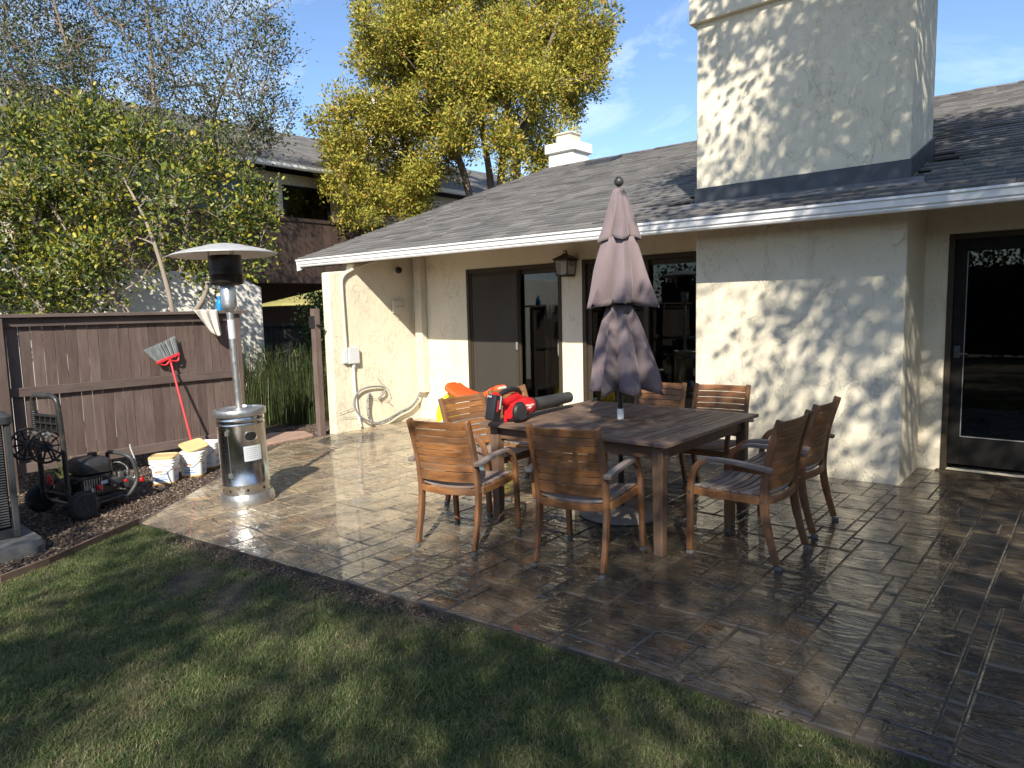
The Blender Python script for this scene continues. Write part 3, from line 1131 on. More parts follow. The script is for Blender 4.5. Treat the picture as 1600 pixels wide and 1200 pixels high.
# ------------------------------------------------------------------ fence
FX = -8.5
fence = thing('fence', 'brown painted slat fence with flat top cap behind the buckets', 'fence', (FX, 3.2, gz(FX, 3.2)))
slat_me = None
y = -2.2
k = 0
while y < 4.40:
    mb = MB()
    mb.box((0, 0, 0), (0.018, 0.1005, 1.58))
    if slat_me is None or k % 9 == 0:
        o = mb.build('slat', 'fence_paint', fence, bev=0.002)
        slat_me = o.data
    else:
        o = bpy.data.objects.new('slat', slat_me)
        COL.objects.link(o)
        o.parent = fence
    o.location = (random.uniform(-.002, .002), y + .046 - 3.2, 0.98 + random.uniform(-.004, .002))
    o.rotation_euler = (random.uniform(-.004, .004), 0, random.uniform(-.02, .02))
    y += 0.105 + random.uniform(-.003, .003)
    k += 1
zf = lambda yy: gz(FX, yy)
for (za, zb, xa, xb) in ((0.96, 1.055, FX + .011, FX + .05), (0.165, 0.265, FX + .011, FX + .05), (1.68, 1.765, FX + .011, FX + .05)):
    mb = MB()
    mb.bx(xa, xb, -2.2, 4.36, za - .155, zb - .155)
    mb.build('rail', 'fence_paint_y', fence, bev=0.003, world=True)
mb = MB()
mb.bx(FX - .07, FX + .105, -2.2, 4.56, 1.617, 1.655)
mb.build('cap', 'fence_paint_y', fence, bev=0.004, world=True)
for yy, x_ in ((4.42, FX + .01), (1.885, FX + .075), (-0.6, FX + .075)):
    mb = MB()
    mb.bx(x_ - .045, x_ + .045, yy - .047, yy + .047, -0.35, 1.61)
    mb.build('post', 'fence_paint', fence, bev=0.004, world=True)
gp = thing('gate_post', 'brown timber gate post with black hinge against the cream wing wall', 'post', (-8.44, 5.60, gz(-8.44, 5.6)))
mb = MB()
mb.bx(-8.50, -8.405, 5.535, 5.63, -0.35, 1.66)
mb.build('post', 'fence_paint', gp, bev=0.004, world=True)
mb = MB()
mb.bx(-8.51, -8.395, 5.62, 5.643, 1.40, 1.47).bx(-8.405, -8.36, 5.56, 5.65, 1.42, 1.44).bx(-8.52, -8.40, 5.52, 5.535, 1.39, 1.56)
mb.build('hinge', 'black_iron', gp, bev=0.002, world=True)

# ------------------------------------------------------------------ patio table
TCX, TCY = -2.855, 4.585
TZ = gz(TCX, TCY)
table = thing('patio_table', 'square slatted teak patio table with weathered grey-brown top', 'table', (TCX, TCY, TZ))
HW, HD, TT = 0.80, 0.755, 0.765
for sx in (-1, 1):
    mb = MB().bx(sx * (HW - .095), sx * HW, -HD, HD, TT - .026, TT)
    mb.build('frame_board', 'top_y', table, bev=0.003)
    mb = MB().bx(-HW + .098, HW - .098, sx * (HD - .095), sx * HD, TT - .026, TT - .0006)
    mb.build('frame_board', 'top_x', table, bev=0.003)
mb = MB()
mb.bx(-HW + .098, -.035, -.045, .045, TT - .026, TT - .0008).bx(.035, HW - .098, -.045, .045, TT - .026, TT - .0008)
mb.build('centre_board', 'top_x', table, bev=0.003)
ns = 22
pitch = (2 * (HW - .098)) / ns
for i in range(ns):
    xx = -HW + .098 + pitch * (i + .5)
    for s_ in (-1, 1):
        ya, yb = (-HD + .098, -.049) if s_ < 0 else (.049, HD - .098)
        mb = MB().box((0, 0, 0), (pitch - .007, yb - ya, .022))
        o = mb.build('slat', 'top_y', table, bev=0.002)
        o.location = (xx, (ya + yb) / 2, TT - .0125 + random.uniform(-.0012, .0012))
for sx in (-1, 1):
    mb = MB().bx(sx * (HW - .085), sx * (HW - .11), -HD + .135, HD - .135, TT - .125, TT - .027)
    mb.build('apron', 'table_wood_x', table, bev=0.002)
    mb = MB().bx(-HW + .135, HW - .135, sx * (HD - .085), sx * (HD - .11), TT - .125, TT - .027)
    mb.build('apron', 'table_wood_x', table, bev=0.002)
    for sy in (-1, 1):
        lx, ly = sx * (HW - .095), sy * (HD - .095)
        dz = gz(TCX + lx, TCY + ly) - TZ
        mb = MB()
        mb.loft([[(lx + a, ly + b, dz) for a, b in ((-.031, -.031), (.031, -.031), (.031, .031), (-.031, .031))],
                 [(lx + a, ly + b, TT - .027) for a, b in ((-.039, -.039), (.039, -.039), (.039, .039), (-.039, .039))]])
        mb.build('leg', 'table_wood_z', table, bev=0.003)

# ------------------------------------------------------------------ armchairs
def stile_y(z):
    P = [(0, -.305), (.15, -.262), (.30, -.228), (.43, -.218), (.60, -.235), (.75, -.268), (.925, -.322)]
    for (za, ya), (zb, yb) in zip(P, P[1:]):
        if z <= zb:
            return ya + (yb - ya) * (z - za) / (zb - za)
    return P[-1][1]


def make_chair():
    root = thing('armchair', 'x', 'chair', (0, 0, 0), 0, 'teak armchairs round the patio table')
    for s in (-1, 1):
        mb = MB()
        pts = smooth_pts([(s * .235, stile_y(z), z) for z in (0.03, .15, .30, .43, .60, .75, .918)], 4)
        mb.sweep(pts, (1, 0, 0), .030, [.042 if p.z < .2 else .05 if p.z < .6 else .046 for p in pts])
        lg = mb.build('leg', 'teak_z', root, bev=0.006, seg=2, smooth=True)
        mb = MB().box((s * .235, stile_y(.01) - .004, .012), (.032, .045, .024))
        mb.build('foot_cap', 'cap_grey', lg, bev=0.004)
        mb = MB()
        pts = smooth_pts([(s * .272, .262, .03), (s * .272, .256, .25), (s * .272, .250, .44), (s * .272, .236, .53), (s * .272, .198, .598), (s * .272, .135, .634)], 5)
        mb.sweep(pts, (1, 0, 0), .032, .040)
        lg = mb.build('leg', 'teak_z', root, bev=0.006, seg=2, smooth=True)
        mb = MB().box((s * .272, .263, .012), (.034, .042, .024))
        mb.build('foot_cap', 'cap_grey', lg, bev=0.004)
        mb = MB()
        pts = smooth_pts([(s * .272, .150, .630), (s * .273, .08, .645), (s * .274, -.04, .645), (s * .274, -.17, .633), (s * .272, -.285, .618)], 5)
        n = len(pts)
        mb.sweep(pts, (1, 0, 0), [.033 + .016 * math.sin(PI * min(1, i / n * 1.3) * .5) for i in range(n)], .028)
        mb.build('armrest', 'teak_grey_y', root, bev=0.008, seg=2, smooth=True)
        mb = MB()
        pts = [(s * .2525, yy, .418 + .10 * (yy ** 2)) for yy in (-.20, -.10, 0, .10, .20, .25)]
        mb.sweep(pts, (1, 0, 0), .022, .048)
        mb.build('seat_rail', 'teak_x', root, bev=0.003)
        mb = MB()
        for (yy, zz) in ((-.245, .622), (-.212, .415), (.25, .42)):
            mb.lathe([(0.0, 0), (.008, 0), (.008, s * .004), (0.0, s * .005)], 8, (s * (.29 if zz > .5 else .2885 if yy > 0 else .2505), yy, zz), 'x')
        mb.build('bolt', 'wire', root)
    # seat slats, dished
    sy = [.222 - i * .0505 for i in range(9)]
    for i, yy in enumerate(sy):
        mb = MB()
        rings = []
        for j in range(9):
            x = -.240 + .06 * j
            dz = .442 + .12 * (yy ** 2) - .016 * (1 - (x / .24) ** 2)
            by = yy - (.03 * (1 - (x / .24) ** 2) * (i / 8) ** 2)
            rings.append([(x, by - .0215, dz), (x, by + .0215, dz), (x, by + .0215, dz + .014), (x, by - .0215, dz + .014)])
        mb.loft(rings)
        mb.build('seat_slat', 'teak_grey_x', root, bev=0.002)
    for yy, bul in ((.240, 0.0), (-.218, -.045)):
        mb = MB()
        rings = []
        for j in range(9):
            x = -.240 + .06 * j
            by = yy + bul * (1 - (x / .24) ** 2)
            rings.append([(x, by - .011, .392), (x, by + .011, .392), (x, by + .011, .438), (x, by - .011, .438)])
        mb.loft(rings)
        mb.build('seat_rail', 'teak_x', root, bev=0.003)

    def back_piece(name, z0, z1, m):
        mb = MB()
        rings = []
        for j in range(11):
            x = -.222 + .0444 * j
            bul = -.030 * (1 - (x / .222) ** 2)
            a, b = stile_y(z0) + bul, stile_y(z1) + bul
            rings.append([(x, a - .008, z0), (x, a + .008, z0), (x, b + .008, z1), (x, b - .008, z1)])
        mb.loft(rings)
        return mb.build(name, m, root, bev=0.002)
    back_piece('top_rail', .8565, .908, 'teak_x')
    for i in range(6):
        back_piece('back_slat', .5555 + i * .0500, .5555 + i * .0500 + .0455, 'teak_x')
    back_piece('bottom_rail', .478, .549, 'teak_x')
    return root


chair0 = make_chair()
R_ = math.radians
CH = [  # x, y, heading (0 = faces +Y), label
    (-3.455, 3.475, R_(12), 'sunlit orange-brown teak armchair nearest the heater, its back to the lawn'),
    (-2.515, 3.640, R_(9), 'shaded teak armchair in front of the table, middle one with its back to the lawn'),
    (-1.735, 4.325, R_(88), 'teak armchair at the right end of the table, the one nearer the lawn'),
    (-1.760, 5.040, R_(90), 'teak armchair at the right end of the table, the one nearer the house'),
    (-3.93, 4.235, R_(-93), 'weathered teak armchair behind the leaf blower at the left end of the table'),
    (-3.95, 4.880, R_(-90), 'teak armchair at the left end of the table, nearer the sliding doors'),
    (-3.13, 5.46, R_(180), 'teak armchair behind the table, half hidden by the folded parasol'),
    (-2.53, 5.46, R_(181), 'teak armchair behind the table with its back to the fireplace wall'),
]
for i, (x, y, a, lab) in enumerate(CH):
    o = chair0 if i == 0 else copy_tree(chair0)
    o.location = (x, y, gz(x, y))
    # stand on the falling slab
    o.rotation_euler = Matrix(((1, 0, 0), (0, 1, 0), (0, 0, 1))).to_euler()
    nrm = Vector((-GA, -GB, 1)).normalized()
    q = Vector((0, 0, 1)).rotation_difference(nrm)
    o.rotation_euler = (q.to_matrix() @ Matrix.Rotation(a, 3, 'Z')).to_euler()
    o['label'] = lab

# ------------------------------------------------------------------ folded parasol
par = thing('parasol', 'folded mauve three tier market parasol standing through the patio table', 'parasol', (TCX, TCY, TZ))
mb = MB().lathe([(0, 0), (.32, 0), (.335, .012), (.335, .030), (.32, .042), (.12, .055), (.05, .07), (0, .07)], 48)
mb.build('base', 'umbrella_base_iron', par, smooth=True)
mb = MB().lathe([(0.024, .06), (.024, .40), (0.0, .40)], 16)
mb.lathe([(.030, .06), (.030, .10), (0, .10)], 16)
mb.build('stem', 'pole_black', par, smooth=True)
mb = MB().lathe([(.019, .40), (.019, 2.50), (0, 2.50)], 16)
mb.build('pole', 'pole_black', par, smooth=True)
mb = MB().lathe([(.019, TT - .01), (.027, TT - .01), (.027, TT + .055), (.023, TT + .075), (.019, TT + .075)], 16)
mb.build('sleeve', 'white_plastic', par, smooth=True)
mb = MB().lathe([(.012, 2.50)] + [(.037 * math.sin(a), 2.565 - .037 * math.cos(a)) for a in [PI * k / 10 for k in range(1, 10)]] + [(0, 2.602)], 20)
mb.build('finial', 'ball_bronze', par, smooth=True)


def tier(name, z_top, z_bot, r_top, r_bot, depth, seed, hem, nrib=8, lean=(0, 0), lift=.03):
    rr = random.Random(seed)
    amp = [(1.14, .86, 1.05, .80, 1.12, .90, 1.0, .82)[(q + seed) % 8] * rr.uniform(.92, 1.08) for q in range(nrib)]
    off = [rr.uniform(-.16, .16) for _ in range(nrib)]
    drop = [rr.uniform(-hem, hem) for _ in range(nrib)]
    N, L = nrib * 12, 14
    vs, fs = [], []
    for l in range(L + 1):
        tt = l / L
        for k in range(N):
            th_ = 2 * PI * k / N
            seg = th_ / (2 * PI) * nrib
            i = int(seg) % nrib
            j = (i + 1) % nrib
            fr = seg - int(seg)
            # ridge at whole numbers, fold valley between
            w = abs(2 * fr - 1) ** 0.95                         # 1 at ribs, 0 in the valley
            a = amp[i] if fr < .5 else amp[j]
            prof = r_top + (r_bot - r_top) * (tt ** 0.9)
            r_out = prof * (1 + (a - 1) * tt)
            r_in = max(.03, prof * (1 - depth * (0.35 + .65 * tt)))
            r = r_in + (r_out - r_in) * w
            r += .006 * math.sin(9 * th_ + 7 * tt + seed) * tt
            th2 = th_ + (off[i] * (1 - fr) + off[j] * fr) * tt + (.42 if i % 2 else -.34) * (1 - w) * tt
            d = (drop[i] * (1 - fr) + drop[j] * fr) * tt
            z = z_top + (z_bot - z_top) * tt + d + lift * (1 - w) * tt * tt
            vs.append((r * math.cos(th2) + lean[0] * tt, r * math.sin(th2) + lean[1] * tt, z))
    for l in range(L):
        for k in range(N):
            fs.append((l * N + k, (l + 1) * N + k, (l + 1) * N + (k + 1) % N, l * N + (k + 1) % N))
    mb = MB().add(vs, fs)
    o = mb.build(name, 'canvas', par, smooth=False, solid=0.002)
    bm = bmesh.new()
    bm.from_mesh(o.data)
    for fc in bm.faces:
        fc.smooth = True
    for e in bm.edges:
        if len(e.link_faces) == 2 and e.calc_face_angle(0) > 0.34:
            e.smooth = False
    bm.to_mesh(o.data)
    bm.free()
    return o


tier('canopy_tier', 2.512, 2.120, .042, .158, .42, 3, .012)
tier('canopy_tier', 2.150, 1.635, .125, .305, .66, 8, .02, lift=.02)
tier('canopy_tier', 1.640, 0.975, .095, .365, .74, 14, .022, lean=(.03, .02), lift=.035)
mb = MB()
for k in range(8):
    a = 2 * PI * k / 8 + .1
    mb.tube([(.03 * math.cos(a), .03 * math.sin(a), 2.14), (.07 * math.cos(a), .07 * math.sin(a), 1.6), (.13 * math.cos(a), .13 * math.sin(a), 1.02)], .006, 6)
mb.build('rib', 'pole_black', par)

# ------------------------------------------------------------------ patio heater (leaning a little)
HX, HY = -5.93, 3.10
heater = thing('patio_heater', 'stainless steel mushroom patio heater with wide round reflector', 'patio heater', (HX, HY, gz(HX, HY)))
heater.rotation_euler = Matrix.Rotation(R_(1.7), 3, Vector((0.65, -0.76, 0))).to_euler()
mb = MB().lathe([(0, 0), (.236, 0), (.240, .012), (.236, .06), (.222, .095), (.20, .10), (0, .10)], 48)
mb.build('base_ring', 'steel_dull', heater, smooth=True)
mb = MB().lathe([(0, .10), (.206, .10), (.206, .175), (.2085, .178), (.2085, .186), (.206, .19), (.206, .715), (.2085, .718), (.2085, .726), (.206, .73), (.206, .757), (.2085, .76), (.2085, .768), (.206, .772), (.206, .80), (0, .80)], 64)
drum = mb.build('drum', 'steel', heater, smooth=True)
mb = MB().lathe([(0, .80), (.224, .80), (.228, .806), (.228, .852), (.222, .860), (.205, .860), (.20, .848), (.06, .848), (.05, .862), (.03, .866), (0, .866)], 48)
mb.build('lid_ring', 'steel_dull', heater, smooth=True)


def on_drum(ang, z, r=.207):
    return Vector((r * math.cos(ang), r * math.sin(ang), z))


camdir = math.atan2(-HY, -HX)          # towards the camera


def drum_patch(name, a0, a1, z0, z1, r, mat, parent, n=10, pill=False):
    mb = MB()
    vs, fs = [], []
    if pill:
        hw, hh, zc = (a1 - a0) / 2 * r, (z1 - z0) / 2, (z0 + z1) / 2
        n = 14
        for i in range(n + 1):
            x = -hw * math.cos(PI * i / n)
            over = max(0.0, abs(x) - (hw - hh))
            h_ = math.sqrt(max(0.0, hh * hh - over * over)) + 1e-4
            a = (a0 + a1) / 2 + x / r
            vs += [on_drum(a, zc - h_, r), on_drum(a, zc + h_, r)]
        for i in range(n):
            fs.append((2 * i, 2 * i + 2, 2 * i + 3, 2 * i + 1))
        mb.add(vs, fs)
    else:
        for i in range(n + 1):
            a = a0 + (a1 - a0) * i / n
            vs += [on_drum(a, z0, r), on_drum(a, z1, r)]
        for i in range(n):
            fs.append((2 * i, 2 * i + 2, 2 * i + 3, 2 * i + 1))
        mb.add(vs, fs)
    return mb.build(name, mat, parent, smooth=True)


drum_patch('hand_hole', camdir + .12, camdir + .62, .585, .655, .2075, 'hole_black', drum, pill=True)
rim = MB()
pp = [on_drum(camdir + .37 + x / .21, .62 + y, .2085) for x, y in rrect(.112, .082, .0405, 6)]
rim.tube(pp + [pp[0], pp[1]], .0035, 6)
rim.build('hole_rim', 'steel_dull', drum, smooth=True)
drum_patch('rating_label', camdir + .02, camdir + .80, .40, .535, .2076, 'sticker', drum)
for q in range(6):
    drum_patch('label_line', camdir + .07, camdir + (.60 if q % 2 else .52), .42 + q * .018, .427 + q * .018, .2080, 'sticker_ink', drum, 6)
for da in (-1.25, -.72, .05, .80, 1.4):
    drum_patch('vent_hole', camdir + da - .055, camdir + da + .055, .125, .149, .2072, 'hole_black', drum, pill=True)
mb = MB()
for z in (.28, .66):
    p = on_drum(camdir - .62, z, .209)
    mb.box(p, (.02, .03, .04), Matrix.Rotation(camdir - .62, 3, 'Z'))
mb.tube([on_drum(camdir - .60, .19, .2075), on_drum(camdir - .60, .715, .2075)], .0022, 5)
mb.build('door_hinge', 'steel_dull', drum)
mb = MB().lathe([(.031, .86), (.031, 1.745), (0, 1.745)], 24)
pole = mb.build('pole', 'steel_dull', heater, smooth=True)
mb = MB()
vs, fs = [], []
for i in range(13):
    a = camdir - 1.2 + 2.4 * i / 12
    vs += [(.0317 * math.cos(a), .0317 * math.sin(a), 1.49), (.0317 * math.cos(a), .0317 * math.sin(a), 1.66)]
for i in range(12):
    fs.append((2 * i, 2 * i + 2, 2 * i + 3, 2 * i + 1))
mb.add(vs, fs).build('pole_label', 'sticker', pole, smooth=True)
mb = MB().lathe([(0, 1.735), (.045, 1.735), (.062, 1.76), (.064, 1.775), (.066, 1.80), (.066, 1.945), (.06, 1.955), (.06, 1.97), (0, 1.97)], 32)
mb.build('burner_neck', 'steel_dull', heater, smooth=True)
mb = MB().lathe([(0, 1.965), (.105, 1.965), (.138, 1.985), (.140, 2.00), (.140, 2.055), (.142, 2.058), (.142, 2.066), (.140, 2.07), (.140, 2.225), (.02, 2.235), (0, 2.235)], 40)
em = mb.build('emitter', 'burnt_steel', heater, smooth=True)
mb = MB()
for k in range(28):
    a = 2 * PI * k / 28
    mb.box((.1275 * math.cos(a), .1275 * math.sin(a), 1.979), (.010, .012, .013), Matrix.Rotation(a, 3, 'Z') @ Matrix.Rotation(.9, 3, 'Y'))
mb.build('vent_hole', 'hole_black', em)
mb = MB().lathe([(0, 2.335), (.06, 2.332), (.15, 2.318), (.20, 2.304), (.24, 2.296), (.34, 2.272), (.43, 2.243), (.447, 2.236), (.447, 2.228), (.43, 2.232), (.34, 2.258), (.20, 2.284), (0, 2.30)], 56)
mb.build('reflector', 'dome_alu', heater, smooth=True)
mb = MB()
for k in range(3):
    a = camdir + .6 + 2 * PI * k / 3
    mb.tube([(.13 * math.cos(a), .13 * math.sin(a), 2.215), (.13 * math.cos(a), .13 * math.sin(a), 2.30)], .006, 6)
mb.build('reflector_stud', 'steel_dull', heater)

# ------------------------------------------------------------------ things on and round the patio
def text_mesh(body, name, mat, parent, size, mtx, shear=0.0, extrude=0.0006):
    cu = bpy.data.curves.new(name, 'FONT')
    cu.body = body
    cu.size = size
    cu.shear = shear
    cu.extrude = extrude
    cu.align_x = 'CENTER'
    cu.align_y = 'CENTER'
    tmp = bpy.data.objects.new(name, cu)
    COL.objects.link(tmp)
    dg = bpy.context.evaluated_depsgraph_get()
    me = bpy.data.meshes.new_from_object(tmp.evaluated_get(dg))
    bpy.data.objects.remove(tmp)
    me.materials.clear()
    me.materials.append(M[mat])
    o = bpy.data.objects.new(name, me)
    COL.objects.link(o)
    o.parent = parent
    o.matrix_local = mtx
    return o


# cordless leaf blower lying on the table: local +y is the nozzle direction, +x faces the camera side
bl = thing('leaf_blower', 'red cordless leaf blower with black nozzle tube lying on the table', 'leaf blower', (-3.46, 3.96, TZ + TT + .001), R_(3))


def ring_y(y, cx, cz, w, h, r, n=4):
    return [(cx + a, y, cz + b) for a, b in rrect(w, h, r, n)]


mb = MB()
mb.loft([ring_y(-.02, 0, .088, .10, .12, .045), ring_y(.04, 0, .090, .135, .150, .06), ring_y(.12, 0, .096, .150, .165, .07), ring_y(.20, 0, .100, .145, .155, .07), ring_y(.26, 0, .100, .125, .130, .06), ring_y(.285, 0, .100, .105, .105, .05)])
body = mb.build('housing', 'red_plastic', bl, smooth=True)
mb = MB()                                   # red spine rising back to the battery
mb.loft([ring_y(.16, 0, .165, .06, .05, .02), ring_y(.08, 0, .19, .06, .06, .02), ring_y(-.06, 0, .155, .058, .05, .02), ring_y(-.13, 0, .20, .062, .06, .02), ring_y(-.16, 0, .22, .066, .06, .02)])
mb.build('spine', 'red_plastic', bl, smooth=True)
mb = MB()                                   # black trigger handle arch
mb.tube(smooth_pts([(0, .14, .20), (0, .11, .238), (0, .03, .250), (0, -.06, .240), (0, -.12, .215)]), .021, 10)
mb.build('handle', 'black_plastic', bl, smooth=True)
mb = MB()
mb.box((0, .10, .212), (.022, .02, .04))
mb.build('trigger', 'red_plastic', bl, bev=.004)
mb = MB()                                   # battery block, tilted
mb.box((0, -.185, .135), (.085, .085, .19), Matrix.Rotation(R_(-14), 3, 'X'))
bat = mb.build('battery', 'black_plastic', bl, bev=.012, seg=2, smooth=True)
mb = MB()
mb.box((.0435, -.19, .15), (.003, .016, .085), Matrix.Rotation(R_(-14), 3, 'X'))
mb.build('battery_stripe', 'red_plastic', bat)
mb = MB()
mb.box((.0435, -.158, .172), (.003, .014, .10), Matrix.Rotation(R_(-14), 3, 'X'))
mb.build('battery_text_panel', 'sticker', bat)
mb = MB()                                   # round intake grille, at the camera side
mb.lathe([(.072, 0), (.078, .004), (.078, .02), (.066, .034), (.05, .036), (0, .036)], 28, (.062, .03, .082), 'x')
gr = mb.build('intake', 'black_plastic', bl, smooth=True)
mb = MB()
for a in (-55, 55):
    for k in range(-3, 4):
        c_, s_ = math.cos(R_(a)), math.sin(R_(a))
        o_ = k * .019
        half = math.sqrt(max(0, .062 ** 2 - o_ ** 2))
        if half > .01:
            p0 = (.102, .03 + o_ * c_ - half * s_, .082 + o_ * s_ + half * c_)
            p1 = (.102, .03 + o_ * c_ + half * s_, .082 + o_ * s_ - half * c_)
            mb.tube([p0, p1], .003, 5)
mb.build('intake_mesh', 'grey_plastic', gr)
mb = MB()
mb.lathe([(.052, 0), (.054, .01), (.052, .06), (.049, .36), (.047, .56), (.044, .56), (.044, .45)], 24, (0, .275, .098), 'y')
mb.build('nozzle', 'grey_plastic', bl, smooth=True)
mb = MB()
mb.bx(-.03, .03, .10, .16, 0, .03).bx(-.05, -.02, -.02, .03, 0, .04)
mb.build('foot', 'red_plastic', bl, bev=.005)
for k in range(4):
    mb = MB().box((.0735, .112 + k * .013, .062), (.006, .006, .030), Matrix.Rotation(R_(-20), 3, 'X'))
    mb.build('vent_slot', 'hole_black', body)
mb = MB()
mb.tube([(.070 * math.cos(a), .205, .100 + .076 * math.sin(a)) for a in [2 * PI * i / 28 for i in range(29)]], .0016, 4)
mb.build('seam', 'hole_black', body)
mb = MB().lathe([(.060, 0), (.062, .004), (.062, .03), (.057, .034)], 28, (0, .270, .098), 'y')
mb.build('collar', 'black_plastic', body, smooth=True)
for yy, zz in ((.235, .13), (.06, .145), (.215, .06)):
    mb = MB().lathe([(0, 0), (.005, 0), (.005, .003), (0, .003)], 10, (.072, yy, zz), 'x')
    mb.build('screw', 'hole_black', body)
# white script and bolt on the housing
mt = Matrix.Translation((.0762, .165, .118)) @ Matrix(((0, 0, 1), (1, 0, 0), (0, 1, 0))).to_4x4()
text_mesh('Milwaukee', 'lettering', 'white_print', body, .026, mt, .35)
mb = MB()
mb.add([(.0764, .125, .094), (.0764, .175, .112), (.0764, .168, .101), (.0764, .205, .104), (.0764, .155, .086), (.0764, .163, .096)], [(0, 1, 2, 5), (2, 3, 4, 5)])
mb.build('emblem', 'white_print', body, solid=.0006)
text_mesh('M18', 'lettering', 'white_print', bat, .022, Matrix.Translation((0, -.232, .225)) @ Matrix.Rotation(R_(76), 4, 'X') , 0)

# plastic ride-on toy behind the chairs
TX, TY = -6.02, 6.25
toy = thing('ride_on_toy', 'yellow and orange plastic toddler toy standing by the sliding door', 'toy', (TX, TY, gz(TX, TY)), R_(6))
mb = MB()
mb.loft([[(x, y * s_, z) for x, y in rrect(w, .50, .10, 5)] for w, s_, z in ((.72, .92, .07), (.86, 1.0, .14), (.90, 1.0, .26), (.80, .95, .30))])
mb.build('base', 'sky_plastic', toy, smooth=True)
for sx in (-1, 1):
    mb = MB()
    pts = smooth_pts([(sx * .40, -.02, .22), (sx * .47, -.02, .36), (sx * .44, -.01, .52), (sx * .30, 0, .66)], 5)
    mb.sweep(pts, (0, 1, 0), [.46 - .02 * i for i in range(len(pts))], .05)
    mb.build('side_panel', 'yellow_plastic', toy, bev=.012, seg=2, smooth=True)
mb = MB()
rings = []
for i in range(13):
    x = -.36 + .72 * i / 12
    zz = .585 + .11 * abs(x / .36) ** 2.2
    wd = .30 + .10 * math.cos(x * 3)
    hh_ = .05 + .03 * abs(x / .4)
    rings.append([(x, a, zz + b) for a, b in rrect(wd, hh_, hh_ * .45, 4)])
mb.loft(rings)
hood = mb.build('hood', 'orange_plastic', toy, smooth=True)
for sx in (-1, 1):
    mb = MB()
    mb.loft([[(sx * (.36 + dx), a * k, .695 + b * k) for a, b in rrect(.22, .11, .05, 5)] for dx, k in ((0, .9), (.035, 1.0), (.055, .8))])
    mb.build('lobe', 'orange_plastic', hood, smooth=True)
    mb = MB()
    mb.loft([[(sx * (.416 + dx), a, .695 + b) for a, b in rrect(.17, .08, .038, 5)] for dx in (0, .006)])
    mb.build('lobe_trim', 'white_plastic', hood, smooth=True)
for sx in (-1, 1):
    for sy in (-1, 1):
        mb = MB().lathe([(0, -.03), (.07, -.03), (.08, -.02), (.08, .02), (.07, .03), (0, .03)], 20, (sx * .26, sy * .24, .08), 'y')
        mb.build('wheel', 'grey_plastic', toy, smooth=True)

# broom, head up against the fence
br = thing('broom', 'red handled broom leaning head up on the brown fence', 'broom', (-8.02, 3.60, gz(-8.02, 3.6)))
hb = Vector((-8.02, 3.60, gz(-8.02, 3.6)))
ht = Vector((-8.425, 3.555, 1.06))
mb = MB().tube([hb, ht], .0125, 10)
mb.build('handle', 'red_broom', br, smooth=True, world=True)
ax = Vector((0, .945, .33)).normalized()           # across the head
up = Vector((-.05, -.33, .945)).normalized()
nn = ax.cross(up).normalized()
F0 = ht + up * .015
mb = MB()
for k, (a0, a1) in enumerate(((-.15, .13),)):
    mb.loft([[F0 + ax * (a0 * q + sgn * 0) + up * h_ + nn * d_ for q, d_ in ((1, -.018), (1, .018))] + [F0 + ax * (a1 * q) + up * h_ + nn * d_ for q, d_ in ((1, .018), (1, -.018))] for h_ in (.02, .055)])
mb.tube(smooth_pts([F0 + ax * -.15 + up * .03, F0 + ax * -.07 - up * .025, F0, F0 + ax * .08 - up * .035, F0 + ax * .13 + up * .04]), .011, 8)
mb.tube([ht - up * .02, F0 + up * .03], .018, 10)
mb.build('ferrule', 'red_broom', br, bev=.003, smooth=True, world=True)
mb = MB()
rb = random.Random(4)
for i in range(150):
    q = rb.uniform(-1, 1)
    d_ = rb.uniform(-.016, .016)
    s0 = F0 + ax * (-.01 + q * .135) + up * .05 + nn * d_
    tipw = -.025 + q * .19 + rb.uniform(-.004, .004)
    s1 = F0 + ax * tipw + up * (.235 + .01 * q + rb.uniform(-.006, .004)) + nn * d_ * 1.6
    mb.tube([s0, (s0 + s1) / 2 + nn * rb.uniform(-.003, .003), s1], [.0042, .0045, .004], 4)
mb.build('bristle_head', 'bristles', br, world=True)

